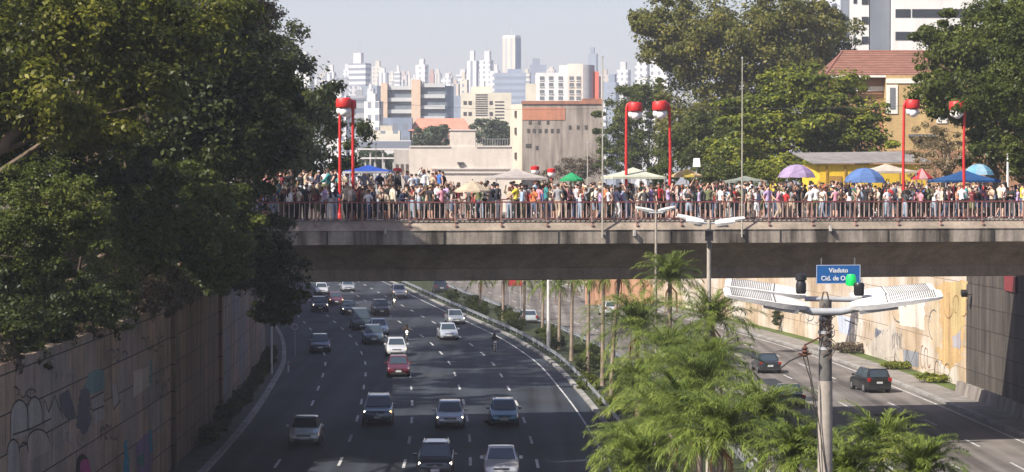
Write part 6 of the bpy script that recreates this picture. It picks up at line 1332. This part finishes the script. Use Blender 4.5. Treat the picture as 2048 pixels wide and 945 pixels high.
# ---------------------------------------------------------------- motorbikes with riders
def bike(px, py, col, lit, label, rlabel, jacket, jn):
    f = gr(px, py); Y = f.y + .9; t = thing("motorcycle", label, "motorcycle", (f.x, Y, .004), -math.atan((C(Y + 4) - C(Y - 4)) / 8), group="motorcycles among the oncoming traffic")
    pm_ = M("bike paint %s" % (col,), col, .3, coat=.6, var=0)
    for nm, y in (("wheel", -.68), ("wheel", .66)):
        g = MB(); n = 20; rg = []
        for i in range(n + 1):
            a = 2 * math.pi * i / n; rg.append([(.05 * math.cos(q), y + (.27 + .045 * math.sin(q)) * math.cos(a), .32 + (.27 + .045 * math.sin(q)) * math.sin(a)) for q in (0, 1.05, 2.1, 3.14, 4.2, 5.2)])
        g.loft(rg, cap=False); w = g.build(nm, m_tyre, t, smooth=60); g = MB(); g.tube([(-.04, y, .32), (.04, y, .32)], .2, 12); g.build("rim", m_rim, w)
    g = MB(); g.tube([(0, -.50, .85), (0, -.1, .62), (0, .3, .55), (0, .55, .75)], .05, 8); g.box((0, 0, .42), (.24, .45, .3)); g.build("frame", m_trim, t)
    g = MB(); g.tube([(-.09, -.68, .32), (-.09, -.42, 1.0)], .03, 6); g.tube([(.09, -.68, .32), (.09, -.42, 1.0)], .03, 6); g.build("fork", m_chr, t)
    g = MB(); g.loft([[(x * w, y, z) for x, z in ((-1, .70), (-.9, .86), (0, .94), (.9, .86), (1, .70), (0, .64))] for y, w in ((-.38, .08), (-.2, .17), (.05, .15), (.15, .08))]); g.build("fuel_tank", pm_, t, smooth=60)
    g = MB(); g.box((0, .42, .80), (.24, .6, .1), taper=.85); g.build("seat", m_trim, t)
    g = MB(); g.tube([(-.36, -.26, 1.06), (-.15, -.40, 1.03), (.15, -.40, 1.03), (.36, -.26, 1.06)], .018, 6); g.build("handlebar", m_trim, t)
    for s in (-1, 1): g = MB(); g.box((s * .38, -.34, 1.17), (.13, .02, .08)); g.tube([(s * .3, -.3, 1.05), (s * .38, -.33, 1.15)], .008, 4); g.build("mirror", m_trim, t)
    g = MB(); g.lathe((0, -.54, .88), [(.001, -.09), (.07, -.07), (.095, 0), (.07, .07), (.001, .09)], 12); g.build("headlight", m_on if lit else m_lampw, t, smooth=60)
    g = MB(); g.box((0, .50, 1.02), (.38, .36, .34)); g.build("top_box", m_trim, t)
    g = MB(); g.loft([[(-.06, -.95, .6), (.06, -.95, .6), (.05, -.95, .64), (-.05, -.95, .64)], [(-.07, -.68, .68), (.07, -.68, .68), (.06, -.68, .71), (-.06, -.68, .71)], [(-.06, -.4, .64), (.06, -.4, .64), (.05, -.4, .67), (-.05, -.4, .67)]]); g.build("mudguard", pm_, t)
    G = RID; off = -.10
    P = add_person((f.x, Y, .004 + off), t.rotation_euler.z, G, 1.0, SKINS[2], 'shirt', cm(jn, jacket), 'trousers', cm("black", (.018, .018, .02)), 'short', cm("hair black", (.012, .010, .010)), SHOE[0], rlabel, "motorcycle riders")
    bpy.data.objects.remove(P[3]); g = MB(); hc = (0, -.02, 1.60); g.lathe(hc, [(.09, -.12), (.128, -.06), (.138, .02), (.125, .09), (.08, .14), (.001, .155)], 16, sy=1.12); h = g.build("helmet", M("helmet %s" % jn, (.02, .02, .022) if not lit else (.03, .03, .03), .2, coat=.8, var=0), P[0], smooth=60)
    g = MB(); g.loft([[(x, -.165 - .0 + .9 * x * x, z) for x in (-.1, -.05, 0, .05, .1)] for z in (1.57, 1.64)], cap=False, closed=False); g.build("visor", m_glass, h)
RARM = ((.27, -.16, 1.16), (.33, -.30, 1.19)); RLEG = (((.20, -.36, .82), (.17, -.10, .40)), ((.20, -.36, .82), (.17, -.10, .40)))
RID = make_body("rider", RARM, RARM, RLEG, (0, -.02))
bike(989, 706, (.02, .02, .022), False, "black motorcycle with pale plate near the guardrail", "person in black riding the motorcycle near the guardrail", (.015, .015, .017), "black jacket")
bike(812, 684, (.05, .02, .02), True, "motorcycle with yellowish headlight behind the white hatchback", "person in dark brown riding behind the white hatchback", (.05, .03, .02), "dark brown jacket")
bike(787, 616, (.02, .02, .022), True, "distant motorcycle with white headlight left of the white suv", "person in dark clothes riding the distant motorcycle", (.02, .025, .03), "dark jacket")

# ---------------------------------------------------------------- haze
g = MB(); g.box((0, 2300, 98.9), (6010, 4820, 202)); hz = g.build("haze", None or M("unused", (1, 1, 1), var=0)); hz["kind"] = "stuff"; hz["label"] = "pale city haze that fades the far buildings"
hm = bpy.data.materials.new("haze air"); hm.use_nodes = True; hn = hm.node_tree.nodes; hn.remove(hn["Principled BSDF"]); pv = hn.new("ShaderNodeVolumePrincipled"); pv.inputs["Color"].default_value = (.86, .90, .97, 1); pv.inputs["Density"].default_value = 0.00023; pv.inputs["Anisotropy"].default_value = 0.2
hm.node_tree.links.new(pv.outputs[0], hn["Material Output"].inputs["Volume"]); hz.data.materials[0] = hm
bpy.data.materials.remove(_MC.pop("unused"))
# check of labels
for k, v in LABELS.items():
    if len(v) > 1 or not (4 <= len(k.split()) <= 16): print("LABEL", len(k.split()), len(v), k, v[:3])
